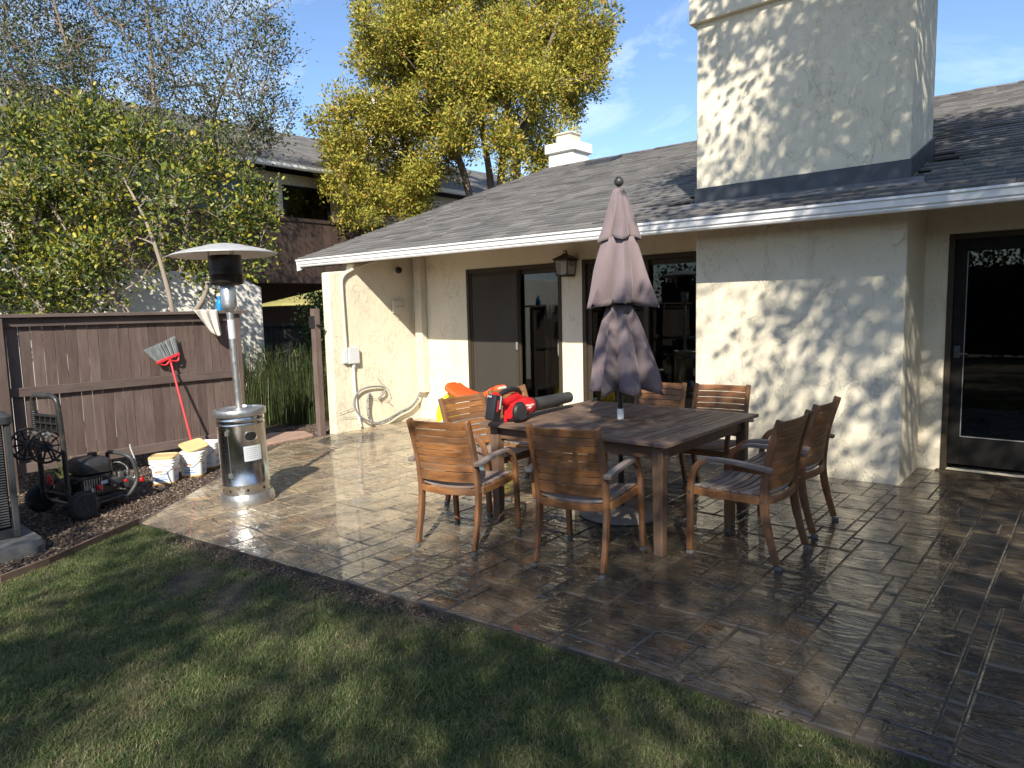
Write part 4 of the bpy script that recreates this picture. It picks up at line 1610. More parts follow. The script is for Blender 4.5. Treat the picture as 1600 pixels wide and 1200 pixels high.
# square pails
def pail(loc, rot, label, lid):
    b = thing('bucket', label, 'bucket', loc, rot, 'square white pails in the bark bed')
    mb = MB()
    mb.loft([[(x, y, z) for x, y in rrect(w, w, .04, 5)] for w, z in ((.206, 0), (.214, .004), (.228, .17), (.236, .262), (.228, .262), (.20, .02))])
    mb.build('body', 'white_plastic', b, smooth=True)
    for z, e in ((.205, .252), (.232, .262), (.262, .258)):
        mb = MB()
        mb.loft([[(x, y, z + dz) for x, y in rrect(e + k, e + k, .045, 5)] for dz, k in ((-.006, -.008), (-.004, 0), (.010, 0), (.012, -.008))])
        mb.build('rim', 'white_plastic', b, smooth=True)
    mb = MB()
    mb.loft([[(x, y, z) for x, y in rrect(w, w, .04, 5)] for w, z in ((.2095, .0), (.2175, .003), (.2185, .020), (.215, .022))])
    mb.build('stain_band', 'ochre_stain', b, smooth=True)
    for a in range(2):
        m3 = Matrix.Rotation(a * PI / 2, 3, 'Z')
        def flat(name, x0, x1, z0, z1, mat, d=.0012):
            mb = MB()
            P = []
            for x, z in ((x0, z0), (x1, z0), (x1, z1), (x0, z1)):
                yy = -(.107 + (.114 - .107) * z / .17) - d
                P.append(m3 @ Vector((x, yy, z)))
            mb.add(P, [(0, 1, 2, 3)])
            return mb.build(name, mat, b)
        l_ = flat('label', -.075, .075, .035, .165, 'bucket_label')
        l2 = flat('label_print', -.065, .01, .13, .150, 'orange_print', .0018)
        l3 = flat('label_print', -.065, .05, .052, .062, 'blue_print', .0018)
        l4 = flat('label_print', -.065, .03, .074, .082, 'blue_print', .0018)
    mb = MB()
    pts = smooth_pts([(-.118, -.125, .215), (-.06, -.145, .17), (0, -.15, .135), (.06, -.145, .165), (.118, -.125, .215)], 6)
    mb.tube(pts, .0032, 6)
    hd = mb.build('bail', 'wire', b, smooth=True)
    if lid == 'on':
        mb = MB()
        mb.loft([[(x, y, z) for x, y in rrect(w, w, .045, 5)] for w, z in ((.258, .272), (.262, .278), (.262, .292), (.246, .300), (.226, .300), (.220, .294))])
        mb.build('lid', 'tan_lid', b, smooth=True)
    elif lid == 'askew':
        mb = MB()
        m3 = Matrix.Rotation(R_(16), 3, 'X') @ Matrix.Rotation(R_(38), 3, 'Z')
        mb.loft([[m3 @ Vector((x, y, z)) + Vector((.0, .045, .318)) for x, y in rrect(w, w, .045, 5)] for w, z in ((.252, 0), (.258, .005), (.258, .018), (.24, .025), (.216, .025), (.21, .018))])
        mb.build('lid', 'tan_lid', b, smooth=True)
    else:
        mb = MB()
        mb.loft([[(x, y, z) for x, y in rrect(w, w, .045, 5)] for w, z in ((.252, .274), (.256, .278), (.256, .292), (.235, .298), (.226, .292))])
        mb.build('lid', 'white_plastic', b, smooth=True)
    return b


mz = lambda x, y: gz(x, y) - .022
pail((-7.50, 3.02, mz(-7.5, 3.0)), R_(52), 'white square bucket with closed tan lid, nearest the pressure washer', 'on')
pail((-7.58, 3.36, mz(-7.58, 3.36)), R_(48), 'white square bucket with tan lid lying askew on top', 'askew')
pail((-7.88, 3.68, mz(-7.88, 3.68)), R_(40), 'white square bucket with white lid, farthest back by the heater drum', 'white')

# grey cloth over the fence cap and the blue bottle beside it
cl = MB()
NU, NV = 22, 26
vs, fs = [], []
for j in range(NV + 1):
    t_ = j / NV
    for i in range(NU + 1):
        s_ = i / NU
        # along the drop: back edge on the cap, over the edge, down the front
        L = t_ * .50
        if L < .15:
            x, z = FX - .045 + L, 1.664
        elif L < .19:
            a = (L - .15) / .04 * PI / 2
            x, z = FX + .105 + .014 * math.sin(a), 1.650 + .014 * math.cos(a)
        else:
            x, z = FX + .122, 1.650 - (L - .19)
        wd = .30 - .16 * max(0, t_ - .35) / .65
        yc = 3.99 + .16 * max(0, t_ - .3)
        hang = max(0, L - .19)
        y = yc + (s_ - .5) * wd
        x += hang * .10 + (.012 + .03 * hang) * math.sin(s_ * 15 + t_ * 3) * (1 if L > .19 else .25)
        z += (.010 * abs(math.sin(s_ * 9 + t_ * 5)) if L <= .19 else 0) - hang * .55 * (abs(s_ - .62)) ** 1.4 * -.6
        vs.append((x, y, z))
for j in range(NV):
    for i in range(NU):
        a = j * (NU + 1) + i
        fs.append((a, a + 1, a + NU + 2, a + NU + 1))
cl.add(vs, fs)
tag(cl.build('cleaning_cloth', 'cloth', smooth=True, solid=.003), 'grey rag draped over the end of the fence cap', 'cloth')
bt = thing('bottle', 'blue detergent bottle standing on the fence cap beside the rag', 'bottle', (FX + .0, 4.235, 1.655))
mb = MB()
mb.loft([[(x, y, z) for x, y in rrect(w, w * .62, w * .2, 5)] for w, z in ((.085, 0), (.095, .008), (.095, .09), (.080, .12), (.04, .145), (.036, .15))])
mb.build('body', 'blue_bottle', bt, smooth=True)
mb = MB().tube(smooth_pts([(.0, .03, .11), (.0, .055, .135), (.0, .03, .16), (.0, .0, .15)], 5), .009, 8)
mb.build('grip', 'blue_bottle', bt, smooth=True)
mb = MB().lathe([(0, .15), (.02, .15), (.02, .178), (.016, .182), (0, .182)], 14)
mb.build('cap', 'blue_bottle', bt, smooth=True)
mb = MB()
for sgn in (1,):
    P = [(.0302, a, .055 + b) for a, b in rrect(.05, .05, .018, 5)]
    mb.add(P, [tuple(range(len(P)))])
mb.build('label', 'sticker', bt)

# air conditioning condenser at the left edge of the picture
ac = thing('air_conditioner', 'dark grey louvred outdoor air conditioner unit at the left edge', 'air conditioner', (-6.60, 1.02, gz(-6.6, 1.02)))
AZ = gz(-6.6, 1.02)
mb = MB()
mb.loft([[(-6.56 + x, 1.00 + y, AZ + z) for x, y in rrect(w, w * .86, .12, 6)] for w, z in ((1.20, -.06), (1.22, .05), (1.18, .085))])
mb.build('pad', 'concrete', ac, smooth=True, world=True)
ax0, ax1, ay0, ay1 = -7.02, -6.20, .60, 1.40
mb = MB().bx(ax0 + .035, ax1 - .035, ay0 + .035, ay1 - .035, AZ + .11, AZ + .94)
mb.build('core', 'ac_dark', ac, world=True)
for x in (ax0, ax1):
    for y in (ay0, ay1):
        mb = MB().bx(x - .03, x + .008 if x == ax1 else x + .03, y - .03, y + .012, AZ + .09, AZ + .955)
        mb.build('corner_post', 'ac_grey', ac, bev=.008, seg=2, world=True)
mb = MB()
mb.loft([[(-6.61 + x, 1.00 + y, AZ + z) for x, y in rrect(w, w, .07, 5)] for w, z in ((.85, .95), (.87, .96), (.87, 1.01), (.80, 1.045), (.60, 1.055))])
mb.build('top_cover', 'ac_grey', ac, smooth=True, world=True)
mb = MB().bx(ax0 + .02, ax1 - .02, ay0 + .02, ay1 - .02, AZ + .085, AZ + .16)
mb.build('base_pan', 'ac_grey', ac, bev=.006, world=True)
mb = MB()
for k in range(38):
    z = AZ + .185 + k * .0198
    mb.box((ax1 - .012, 1.0, z), (.024, .70, .011), Matrix.Rotation(R_(-28), 3, 'Y'))
    mb.box((-6.61, ay0 + .012, z), (.70, .024, .011), Matrix.Rotation(R_(28), 3, 'X'))
mb.build('louvre', 'ac_grey', ac, world=True)
mb = MB()
for y in (.80, 1.0, 1.2):
    mb.bx(ax1 - .012, ax1 + .004, y - .011, y + .011, AZ + .17, AZ + .94)
mb.build('louvre_strap', 'ac_grey', ac, world=True)

# pressure washer
PWX, PWY = -7.05, 2.05
pw = thing('pressure_washer', 'black petrol pressure washer with hose reel and two wheels', 'pressure washer', (PWX, PWY, gz(PWX, PWY) - .025), R_(12))


def washer_wheel(sx):
    w = MB()
    w.lathe([(.058, -.036), (.085, -.044), (.112, -.040), (.125, -.026), (.128, 0), (.125, .026), (.112, .040), (.085, .044), (.058, .036)], 36, (sx * .335, -.13, .128), 'x')
    ob = w.build('wheel', 'rubber', pw, smooth=True)
    w = MB()
    w.lathe([(0, -.03), (.062, -.03), (.062, -.012), (.05, .0), (.022, .004), (.022, .03 * sx if sx > 0 else .03), (0, .034)], 24, (sx * .335, -.13, .128), 'x') if sx > 0 else \
        w.lathe([(0, -.034), (.022, -.03), (.022, -.004), (.05, 0), (.062, .012), (.062, .03), (0, .03)], 24, (sx * .335, -.13, .128), 'x')
    w.build('rim', 'grey_plastic', ob, smooth=True)
    w = MB()
    for k in range(4):
        a = k * PI / 2 + .4
        w.lathe([(0, 0), (.007, 0), (.007, sx * .008), (0, sx * .009)], 8, (sx * .338, -.13 + .038 * math.cos(a), .128 + .038 * math.sin(a)), 'x')
    w.build('bolt', 'wire', ob)
    w = MB()
    for k in range(30):
        a = 2 * PI * k / 30
        for sgn in (-1, 1):
            w.box((sx * .335 + sgn * .018, -.13 + .1265 * math.cos(a + sgn * .05), .128 + .1265 * math.sin(a + sgn * .05)), (.026, .011, .010), Matrix.Rotation(a, 3, 'X'))
    w.build('tread', 'rubber', ob)


washer_wheel(1)
washer_wheel(-1)
mb = MB().tube([(-.34, -.13, .128), (.34, -.13, .128)], .011, 8)
mb.build('axle', 'engine_metal', pw, smooth=True)
mb = MB()
T_ = .022
for s in (-1, 1):
    mb.tube(smooth_pts([(s * .20, .30, .10), (s * .20, .10, .085), (s * .20, -.10, .10), (s * .20, -.17, .17), (s * .20, -.175, .40), (s * .20, -.18, .72), (s * .20, -.19, .98), (s * .185, -.195, 1.06), (s * .13, -.20, 1.095)], 6), T_, 10)
mb.tube([(-.135, -.20, 1.094), (.135, -.20, 1.094)], T_, 10)
mb.tube([(-.20, -.172, .22), (.20, -.172, .22)], .013, 8)
mb.build('frame', 'dusty_black', pw, smooth=True)
mb = MB().tube([(-.085, -.20, 1.095), (.085, -.20, 1.095)], .026, 12)
mb.build('grip', 'rubber', pw, smooth=True)
# front bumper loop
mb = MB()
mb.tube(smooth_pts([(-.20, .28, .10), (-.21, .36, .10), (-.21, .45, .22), (-.20, .43, .40), (-.14, .40, .46), (0, .39, .475), (.14, .40, .46), (.20, .43, .40), (.21, .45, .22), (.21, .36, .10), (.20, .28, .10)], 6), .019, 10)
mb.build('bumper', 'grey_plastic', pw, smooth=True)
# nozzle tray with grid
mb = MB()
for k in range(5):
    mb.bx(-.17 + k * .085 - .006, -.17 + k * .085 + .006, -.205, -.165, .78, .92)
for z in (.785, .85, .915):
    mb.bx(-.18, .18, -.208, -.162, z - .008, z + .008)
mb.bx(-.18, .18, -.17, -.16, .78, .92)
tr_ = mb.build('nozzle_tray', 'black_plastic', pw, bev=.002)
mb = MB()
mb.tube([(-.14, -.23, .76), (-.06, -.235, .755)], .016, 8)
mb.tube([(0, -.235, .77), (.05, -.24, .74), (.10, -.235, .735)], .019, 8)
mb.tube([(.05, -.235, .79), (.14, -.235, .755)], .012, 8)
mb.build('brass_fitting', 'engine_metal', tr_, smooth=True)
mb = MB()
for k in range(9):
    z = .80 + k * .018
    mb.tube([(-.20 + .027 * math.cos(a), -.185 + .027 * math.sin(a), z) for a in [2 * PI * i / 10 for i in range(11)]], .006, 6)
mb.build('cord_coil', 'black_plastic', pw, smooth=True)
# hose reel
reel = MB()
reel.lathe([(0, -.17), (.045, -.17), (.045, .13), (0, .13)], 20, (-.06, -.25, .655), 'x')
ro_ = reel.build('reel_drum', 'dusty_black', pw, smooth=True)
for xf in (-.235, .075):
    mb = MB()
    mb.tube([(xf, -.25 + .138 * math.cos(a), .655 + .138 * math.sin(a)) for a in [2 * PI * i / 30 for i in range(31)]], .011, 6)
    mb.tube([(xf, -.25 + .102 * math.cos(a), .655 + .102 * math.sin(a)) for a in [2 * PI * i / 24 for i in range(25)]], .005, 5)
    for k in range(10):
        a = 2 * PI * k / 10
        mb.tube([(xf, -.25 + .03 * math.cos(a), .655 + .03 * math.sin(a)), (xf, -.25 + .136 * math.cos(a), .655 + .136 * math.sin(a))], .009, 5)
    mb.lathe([(0, -.008), (.048, -.008), (.048, .008), (0, .008)], 16, (xf, -.25, .655), 'x')
    mb.build('reel_flange', 'black_plastic', ro_, smooth=True)
mb = MB()
mb.tube(smooth_pts([(.09, -.25, .655), (.125, -.25, .655), (.13, -.235, .62), (.13, -.21, .53)]), .010, 8)
mb.tube([(.13, -.212, .54), (.18, -.212, .535)], .014, 8)
mb.build('reel_crank', 'grey_plastic', ro_, smooth=True)
# engine
mb = MB().bx(-.19, .19, -.14, .36, .105, .135)
mb.build('base_plate', 'dusty_black', pw, bev=.006)
mb = MB()
mb.box((.02, .10, .235), (.28, .27, .20))
mb.box((-.02, .24, .24), (.20, .10, .15))
eng = mb.build('engine_block', 'dusty_black', pw, bev=.02, seg=2)
mb = MB()
for k in range(8):
    mb.bx(.05, .175, -.02 + k * .022, -.012 + k * .022, .18, .31)
mb.build('cooling_fin', 'engine_metal', eng)
mb = MB()
mb.loft([[(x + .0, y + .13, z) for x, y in rrect(w, w * .86, w * .22, 5)] for w, z in ((.28, .345), (.34, .36), (.35, .41), (.32, .455), (.24, .48), (.10, .485))])
tank = mb.build('fuel_tank', 'dusty_black', pw, smooth=True)
mb = MB().lathe([(0, .48), (.038, .48), (.040, .485), (.040, .505), (.034, .512), (0, .512)], 18, (-.03, .19, 0))
mb.build('fuel_cap', 'black_plastic', tank, smooth=True)
mb = MB()
mb.loft([[(x, y + .13, z) for x, y in rrect(w, w * .86, w * .22, 5)] for w, z in ((.352, .355), (.354, .362))])
mb.build('tank_seam', 'grey_plastic', tank, smooth=True)
mb = MB().lathe([(0, -.0), (.10, 0), (.105, .012), (.10, .045), (.07, .06), (0, .064)], 28, (0, -.085, .235), 'y')
mb.v = [(p[0], -.17 - p[1], p[2]) for p in mb.v]
rec = mb.build('recoil_cover', 'dusty_black', pw, smooth=True)
mb = MB()
for q in (-.015, .0, .015):
    mb.box((.165, .02, .235 + q), (.004, .05, .006))
mb.build('vent_slot', 'sticker', eng)
mb = MB()
mb.box((.17, .26, .25), (.10, .16, .06), Matrix.Rotation(.12, 3, 'Z'))
mb.build('air_filter', 'grey_plastic', pw, bev=.012, seg=2, smooth=True)
mb = MB()
mb.lathe([(0, -.06), (.05, -.06), (.06, -.05), (.06, .05), (.05, .06), (0, .06)], 20, (.10, .40, .20), 'x')
mb.box((.02, .38, .20), (.16, .10, .10))
pump = mb.build('pump', 'engine_metal', pw, smooth=True)
mb = MB()
mb.box((.12, .41, .285), (.07, .04, .05)).box((.14, .33, .29), (.05, .05, .05))
mb.build('pump_fitting', 'wire', pump, bev=.006)
for p, r_, nm in (((.185, .10, .225), .022, 'choke_knob'), ((.185, .335, .235), .015, 'throttle_knob'), ((.11, .545, .19), .024, 'outlet_cap')):
    mb = MB().lathe([(0, 0), (r_, 0), (r_, .03), (r_ * .8, .036), (0, .037)], 14, p, 'x')
    mb.build(nm, 'red_plastic', pw, smooth=True)
mb = MB()
for c_, d_ in (((.192, .155, .262), (.004, .075, .032)), ((.192, .245, .215), (.004, .03, .022)), ((.192, .04, .20), (.004, .022, .05))):
    MB().box(c_, d_).build('warning_label', 'sticker', pw)
mb = MB()
mb.tube(smooth_pts([(.12, .40, .20), (.15, .47, .24), (.13, .50, .36), (.10, .48, .50), (.10, .475, .545)], 6), .0065, 8)
mb.build('clear_hose', 'sticker', pw, smooth=True)
mb = MB()
mb.tube(smooth_pts([(-.05, .30, .35), (.0, .40, .38), (.08, .44, .33), (.10, .42, .26)], 6), .011, 8)
mb.tube(smooth_pts([(.16, -.10, .30), (.185, -.02, .33), (.19, .1, .32), (.17, .2, .31)], 6), .005, 6)
mb.tube(smooth_pts([(-.1, -.2, .32), (-.05, -.22, .25), (.02, -.20, .30), (.06, -.18, .36)], 6), .008, 8)
mb.build('hose', 'black_plastic', pw, smooth=True)
mb = MB()
mb.lathe([(0, 0), (.018, 0), (.018, .07), (.012, .085), (0, .085)], 12, (-.07, -.18, .29))
mb.build('oil_filler', 'red_plastic', pw, smooth=True)

# ------------------------------------------------------------------ fittings on the walls
WX = -8.33
lamp = thing('wall_lantern', 'black wall lantern hanging between the sliding doors', 'lantern', (-5.295, 7.36, 2.0))
L0 = Vector((-5.295, 7.215, 0))
mb = MB()
mb.lathe([(0, 0), (.05, 0), (.055, .006), (.05, .014), (0, .016)], 20, (-5.295, 7.358, 2.17), 'y')
mb.v = [(p[0], 7.358 - (p[1] - 7.358), p[2]) for p in mb.v]
mb.tube(smooth_pts([(-5.295, 7.35, 2.17), (-5.295, 7.29, 2.20), (-5.295, 7.24, 2.30), (-5.295, 7.215, 2.31)]), .009, 8)
mb.build('bracket', 'black_iron', lamp, smooth=True, world=True)
mb = MB()
mb.loft([[(L0.x + x, L0.y + y, z) for x, y in ((-w, -w), (w, -w), (w, w), (-w, w))] for w, z in ((.118, 2.195), (.122, 2.20), (.118, 2.208), (.06, 2.245), (.03, 2.262), (.02, 2.275))])
mb.tube([(L0.x + .022 * math.cos(a), L0.y, 2.292 + .022 * math.sin(a)) for a in [2 * PI * i / 14 for i in range(15)]], .005, 6)
mb.build('roof', 'black_iron', lamp, world=True)
mb = MB()
for sx in (-1, 1):
    for sy in (-1, 1):
        mb.tube([(L0.x + sx * .082, L0.y + sy * .082, 1.998), (L0.x + sx * .102, L0.y + sy * .102, 2.2)], .008, 6)
    for z, w in ((2.0, .083), (2.19, .101)):
        mb.tube([(L0.x - w, L0.y + sx * w, z), (L0.x + w, L0.y + sx * w, z)], .008, 6)
        mb.tube([(L0.x + sx * w, L0.y - w, z), (L0.x + sx * w, L0.y + w, z)], .008, 6)
mb.box((L0.x, L0.y, 1.992), (.17, .17, .012))
mb.build('cage', 'black_iron', lamp, world=True)
mb = MB()
mb.loft([[(L0.x + x, L0.y + y, z) for x, y in ((-w, -w), (w, -w), (w, w), (-w, w))] for w, z in ((.078, 2.003), (.096, 2.188))], cap=False)
mb.build('pane', 'lantern_glass', lamp, world=True)
mb = MB().lathe([(0, 2.0), (.018, 2.0), (.018, 2.06), (.014, 2.10), (0, 2.11)], 14, (L0.x, L0.y, 0))
mb.build('candle', 'white_plastic', lamp, smooth=True, world=True)

cond = thing('electrical_conduit', 'grey electrical box with conduit running down the cream wing wall', 'conduit', (WX, 6.05, 0.95))
mb = MB()
mb.tube(smooth_pts([(WX + .03, 6.60, 2.36), (WX + .03, 6.30, 2.27), (WX + .03, 6.06, 2.17), (WX + .03, 5.965, 2.09), (WX + .03, 5.945, 1.96), (WX + .03, 5.955, 1.5), (WX + .03, 5.965, 1.06)], 6), .024, 10)
mb.build('upper_pipe', 'conduit_paint', cond, smooth=True, world=True)
mb = MB()
mb.bx(WX, WX + .075, 5.985, 6.165, .86, 1.095)
mb.bx(WX, WX + .055, 5.915, 5.975, .87, 1.06)
mb.build('junction_box', 'box_grey', cond, bev=.006, seg=2, world=True)
mb = MB()
mb.tube([(WX + .03, 6.08, .86), (WX + .03, 6.08, .80)], .03, 10)
mb.tube(smooth_pts([(WX + .03, 6.08, .82), (WX + .03, 6.085, .5), (WX + .03, 6.10, .2), (WX + .035, 6.14, .05)], 6), .021, 10)
mb.tube([(WX + .03, 6.10, .16), (WX + .04, 6.16, -.08)], [.026, .015], 10)
mb.build('lower_pipe', 'box_grey', cond, smooth=True, world=True)

cab = thing('cable_bundle', 'coiled grey cable and torn black hose hanging low on the wing wall', 'cable', (WX, 6.4, 0.0))
mb = MB()
mb.tube(smooth_pts([(WX + .04, 6.50, .30), (WX + .06, 6.60, .38), (WX + .05, 6.60, .46), (WX + .05, 6.40, .49), (WX + .05, 6.20, .47), (WX + .05, 6.07, .38), (WX + .05, 6.05, .24), (WX + .06, 6.12, .10), (WX + .07, 6.25, .0), (WX + .08, 6.40, -.055), (WX + .09, 6.60, -.03), (WX + .09, 6.85, .05), (WX + .09, 7.08, .11), (WX + .10, 7.22, .22), (WX + .13, 7.28, .32)], 6), .014, 8)
mb.build('grey_cable', 'cable_grey', cab, smooth=True, world=True)
mb = MB()
mb.tube(smooth_pts([(WX + .02, 6.36, .38), (WX + .06, 6.31, .36), (WX + .06, 6.285, .26), (WX + .06, 6.285, .10), (WX + .07, 6.33, -.03), (WX + .08, 6.44, -.075), (WX + .08, 6.62, -.055), (WX + .08, 6.85, .03), (WX + .08, 7.08, .09), (WX + .09, 7.22, .20), (WX + .14, 7.27, .34)], 6), .022, 10)
mb.build('torn_hose', 'cable_torn', cab, smooth=True, world=True)
mb = MB()
for pts in ([(6.5, .62), (6.58, .52), (6.70, .42), (6.74, .30), (6.68, .24), (6.78, .15)], [(6.30, .34), (6.45, .30), (6.68, .24)], [(6.60, .47), (6.56, .38), (6.52, .28), (6.58, .22)], [(5.80, .16), (5.95, .19), (6.08, .21)], [(5.86, .10), (6.0, .08), (6.10, .075)]):
    mb.tube(smooth_pts([(WX + .03, a, b) for a, b in pts], 4), .0035, 5)
mb.build('loose_wire', 'cable_grey', cab, smooth=True, world=True)

mod = thing('wall_module', 'small cream plastic box with a thin wire, high on the wing wall', 'wall box', (WX, 7.0, 1.65))
mb = MB().bx(WX, WX + .045, 6.86, 7.09, 1.575, 1.76)
mb.build('case', 'conduit_paint', mod, bev=.010, seg=2, smooth=True, world=True)
mb = MB().bx(WX + .0445, WX + .047, 6.90, 7.06, 1.668, 1.675)
mb.build('slot', 'cable_grey', mod, world=True)
mb = MB()
mb.tube(smooth_pts([(WX + .02, 6.94, 1.58), (WX + .02, 6.96, 1.49), (WX + .02, 7.05, 1.46), (WX + .03, 7.16, 1.39), (WX + .05, 7.24, 1.42), (WX + .08, 7.225, 1.60), (WX + .10, 7.225, 1.85), (WX + .06, 7.22, 2.1), (WX + .06, 7.22, 2.4)], 6), .005, 6)
mb.tube(smooth_pts([(WX + .004, 6.97, 1.46), (WX + .005, 7.0, 1.0), (WX + .005, 7.04, .6), (WX + .005, 7.09, .15)], 6), .0025, 5)
mb.build('wire', 'cable_white', mod, smooth=True, world=True)

sc = thing('security_camera', 'small black dome security camera under the eave on the wing wall', 'camera', (WX, 6.99, 2.22))
mb = MB().lathe([(0, 0), (.045, 0), (.048, .012), (.035, .03), (0, .03)], 20, (WX, 7.02, 2.22), 'x')
mb.build('mount', 'conduit_paint', sc, smooth=True, world=True)
mb = MB()
mb.lathe([(.0001, -.052)] + [(.052 * math.sin(a), -.052 * math.cos(a)) for a in [PI * k / 8 for k in range(1, 8)]] + [(.0001, .052)], 20, (WX + .07, 6.97, 2.22), 'y')
mb.build('dome', 'black_plastic', sc, smooth=True, world=True)
mb = MB().lathe([(0, 0), (.024, 0), (.024, .012), (.018, .016), (0, .016)], 16, (WX + .112, 6.955, 2.215), 'x')
mb.build('lens', 'hole_black', sc, smooth=True, world=True)

# stepping stone beyond the gate
st = MB()
P = [(-8.46, 4.72), (-8.52, 5.50), (-8.95, 5.62), (-9.28, 5.25), (-8.95, 4.78)]
st.loft([[(x, y, gz(x, y) - .06) for x, y in P], [(x, y, gz(x, y) + .012) for x, y in P]])
tag(st.build('stepping_stone', 'flagstone', bev=.01), 'pinkish flagstone on the ground just beyond the gate opening', 'stone')

# ------------------------------------------------------------------ buildings beyond the fence
nb = thing('neighbour_building', 'two storey stucco building with grey roof, dark window and brown balcony boards behind the trees', 'building', (-17.0, 12.0, gz(-17, 12)))
NX = -17.0
mb = MB()
mb.bx(NX - 9, NX, 4.0, 26.0, 2.62, 5.36)
mb.bx(NX - 2.2, NX, 4.0, 7.4, -0.6, 2.62).bx(NX - 2.2, NX, 15.5, 26.0, -0.6, 2.62)
mb.build('wall', 'stucco_far', nb, world=True)
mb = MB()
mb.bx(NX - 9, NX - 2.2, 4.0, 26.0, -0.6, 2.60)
mb.build('porch_shade_wall', 'dark_boards', nb, world=True)  # dark brown stands in for the deep shade of the porch recess
mb = MB()
mb.prism([(NX + .62, 5.50), (NX - 4.6, 7.72), (NX - 9.8, 5.50), (NX - 9.8, 5.36), (NX - 4.6, 7.58), (NX + .62, 5.36)], 3.4, 26.6, 'y')
nroof = mb.build('roof', 'shingle', nb, world=True)
# courses of shingles on the slope that shows
cs = MB()
sl = (7.72 - 5.50) / 5.22
ang = math.atan(sl)
for r_ in range(34):
    xx = NX + .60 - r_ * .154
    yy = 3.4
    while yy < 22:
        w = rsh.choice((.25, .32, .4))
        z = 5.50 + (NX + .62 - xx) * sl + .012
        cs.add([(xx, yy, z + .012), (xx, yy + w - .004, z + .012), (xx - .17, yy + w - .004, z + .17 * sl + .002), (xx - .17, yy, z + .17 * sl + .002), (xx, yy, z - .006), (xx, yy + w - .004, z - .006)], [(0, 1, 2, 3), (4, 5, 1, 0)])
        yy += w
tag(cs.build('shingles', 'shingle', nroof, world=True), kind='stuff')
mb = MB()
mb.prism([(NX + .76, 5.49), (NX + .62, 5.49), (NX + .62, 5.36), (NX + .70, 5.36), (NX + .73, 5.40), (NX + .74, 5.46)], 3.4, 26.6, 'y')
mb.build('gutter', 'gutter_white', nb, world=True)
for (ya, yb) in ((7.6, 10.15), (10.42, 11.88)):
    mb = MB()
    for q in ((ya, ya + .07, 4.16, 5.06), (yb - .07, yb, 4.16, 5.06)):
        mb.bx(NX + .002, NX + .06, q[0], q[1], q[2], q[3])
    mb.bx(NX + .003, NX + .059, ya + .07, yb - .07, 4.99, 5.06).bx(NX + .003, NX + .059, ya + .07, yb - .07, 4.16, 4.23)
    wf = mb.build('window', 'frame_black', nb, world=True)
    mb = MB().bx(NX + .012, NX + .02, ya + .07, yb - .07, 4.23, 4.99)
    mb.build('pane', 'glass', wf, world=True)
    mb = MB().bx(NX + .003, NX + .008, ya + .07, yb - .07, 4.23, 4.99)
    mb.build('blind', 'interior', wf, world=True)
bal = MB()
bal.bx(NX + .35, NX + .45, 4.2, 25.0, 4.06, 4.15)
bal = bal.build('balcony_rail', 'dark_boards', nb, world=True)
yy = 4.2
while yy < 22.0:
    mb = MB().box((0, 0, 0), (.03, .262, 1.42))
    o = mb.build('balcony_board', 'dark_boards', bal)
    o.location = (NX + .40 + random.uniform(-.006, .006) - nb.location.x, yy + .13 - nb.location.y, 3.34 - nb.location.z)
    yy += .275
mb = MB()
for yy in (8.0, 12.3, 16.5, 20.5):
    mb.bx(NX + .42, NX + .52, yy - .06, yy + .06, 2.4, 4.12)
mb.build('balcony_post', 'dark_boards', nb, world=True)
mb = MB().bx(NX - .05, NX + .55, 4.2, 25.0, 2.42, 2.62)
mb.build('balcony_beam', 'dark_boards', nb, world=True)
mb = MB().bx(-21.6, -20.5, 16.8, 18.2, 6.8, 9.2).bx(-21.7, -20.4, 16.7, 18.3, 9.2, 9.45)
mb.build('chimney', 'stucco_white', nb, world=True)

gw = MB()
gw.prism([(-1.0, -.5), (6.52, -.5), (6.52, 2.08), (6.2, 2.22), (4.9, 2.34), (-1.0, 2.36)], -11.75, -11.5, 'x')
tag(gw.build('garden_wall', 'stucco_white', bev=.01), 'white stucco garden wall behind the fence, dappled by leaves', 'wall')

bf = thing('black_fence', 'low black board fence beyond the gate opening', 'fence', (-12.0, 7.2, gz(-12, 7.2)))
yy = 6.62
while yy < 8.6:
    mb = MB().box((0, 0, 0), (.02, .10, 1.55))
    o = mb.build('board', 'black_boards', bf)
    o.location = (0, yy + .05 - 7.2, .80)
    yy += .112
mb = MB().bx(-12.03, -11.95, 6.6, 8.65, 1.37, 1.42)
mb.build('rail', 'black_boards', bf, world=True)

pu = thing('neighbour_parasol', 'open yellow-green parasol in the dark patio beyond the gate', 'parasol', (-13.6, 9.3, gz(-13.6, 9.3)))
mb = MB()
N = 8
vs = [(-13.6, 9.3, 2.16)]
for k in range(N):
    a = 2 * PI * k / N + .3
    vs.append((-13.6 + 1.45 * math.cos(a), 9.3 + 1.45 * math.sin(a), 1.83))
for k in range(N):
    a = 2 * PI * k / N + .3
    vs.append((-13.6 + 1.47 * math.cos(a), 9.3 + 1.47 * math.sin(a), 1.78))
fs = [(0, 1 + k, 1 + (k + 1) % N) for k in range(N)] + [(1 + k, 9 + k, 9 + (k + 1) % N, 1 + (k + 1) % N) for k in range(N)]
mb.add(vs, fs).build('canopy', 'umbrella_yellow', pu, world=True, solid=.01)
mb = MB().tube([(-13.6, 9.3, -.2), (-13.6, 9.3, 2.16)], .025, 8)
mb.build('pole', 'pole_black', pu, world=True)

# ------------------------------------------------------------------ planting
def unit(v):
    return v / np.maximum(np.linalg.norm(v, axis=-1, keepdims=True), 1e-9)


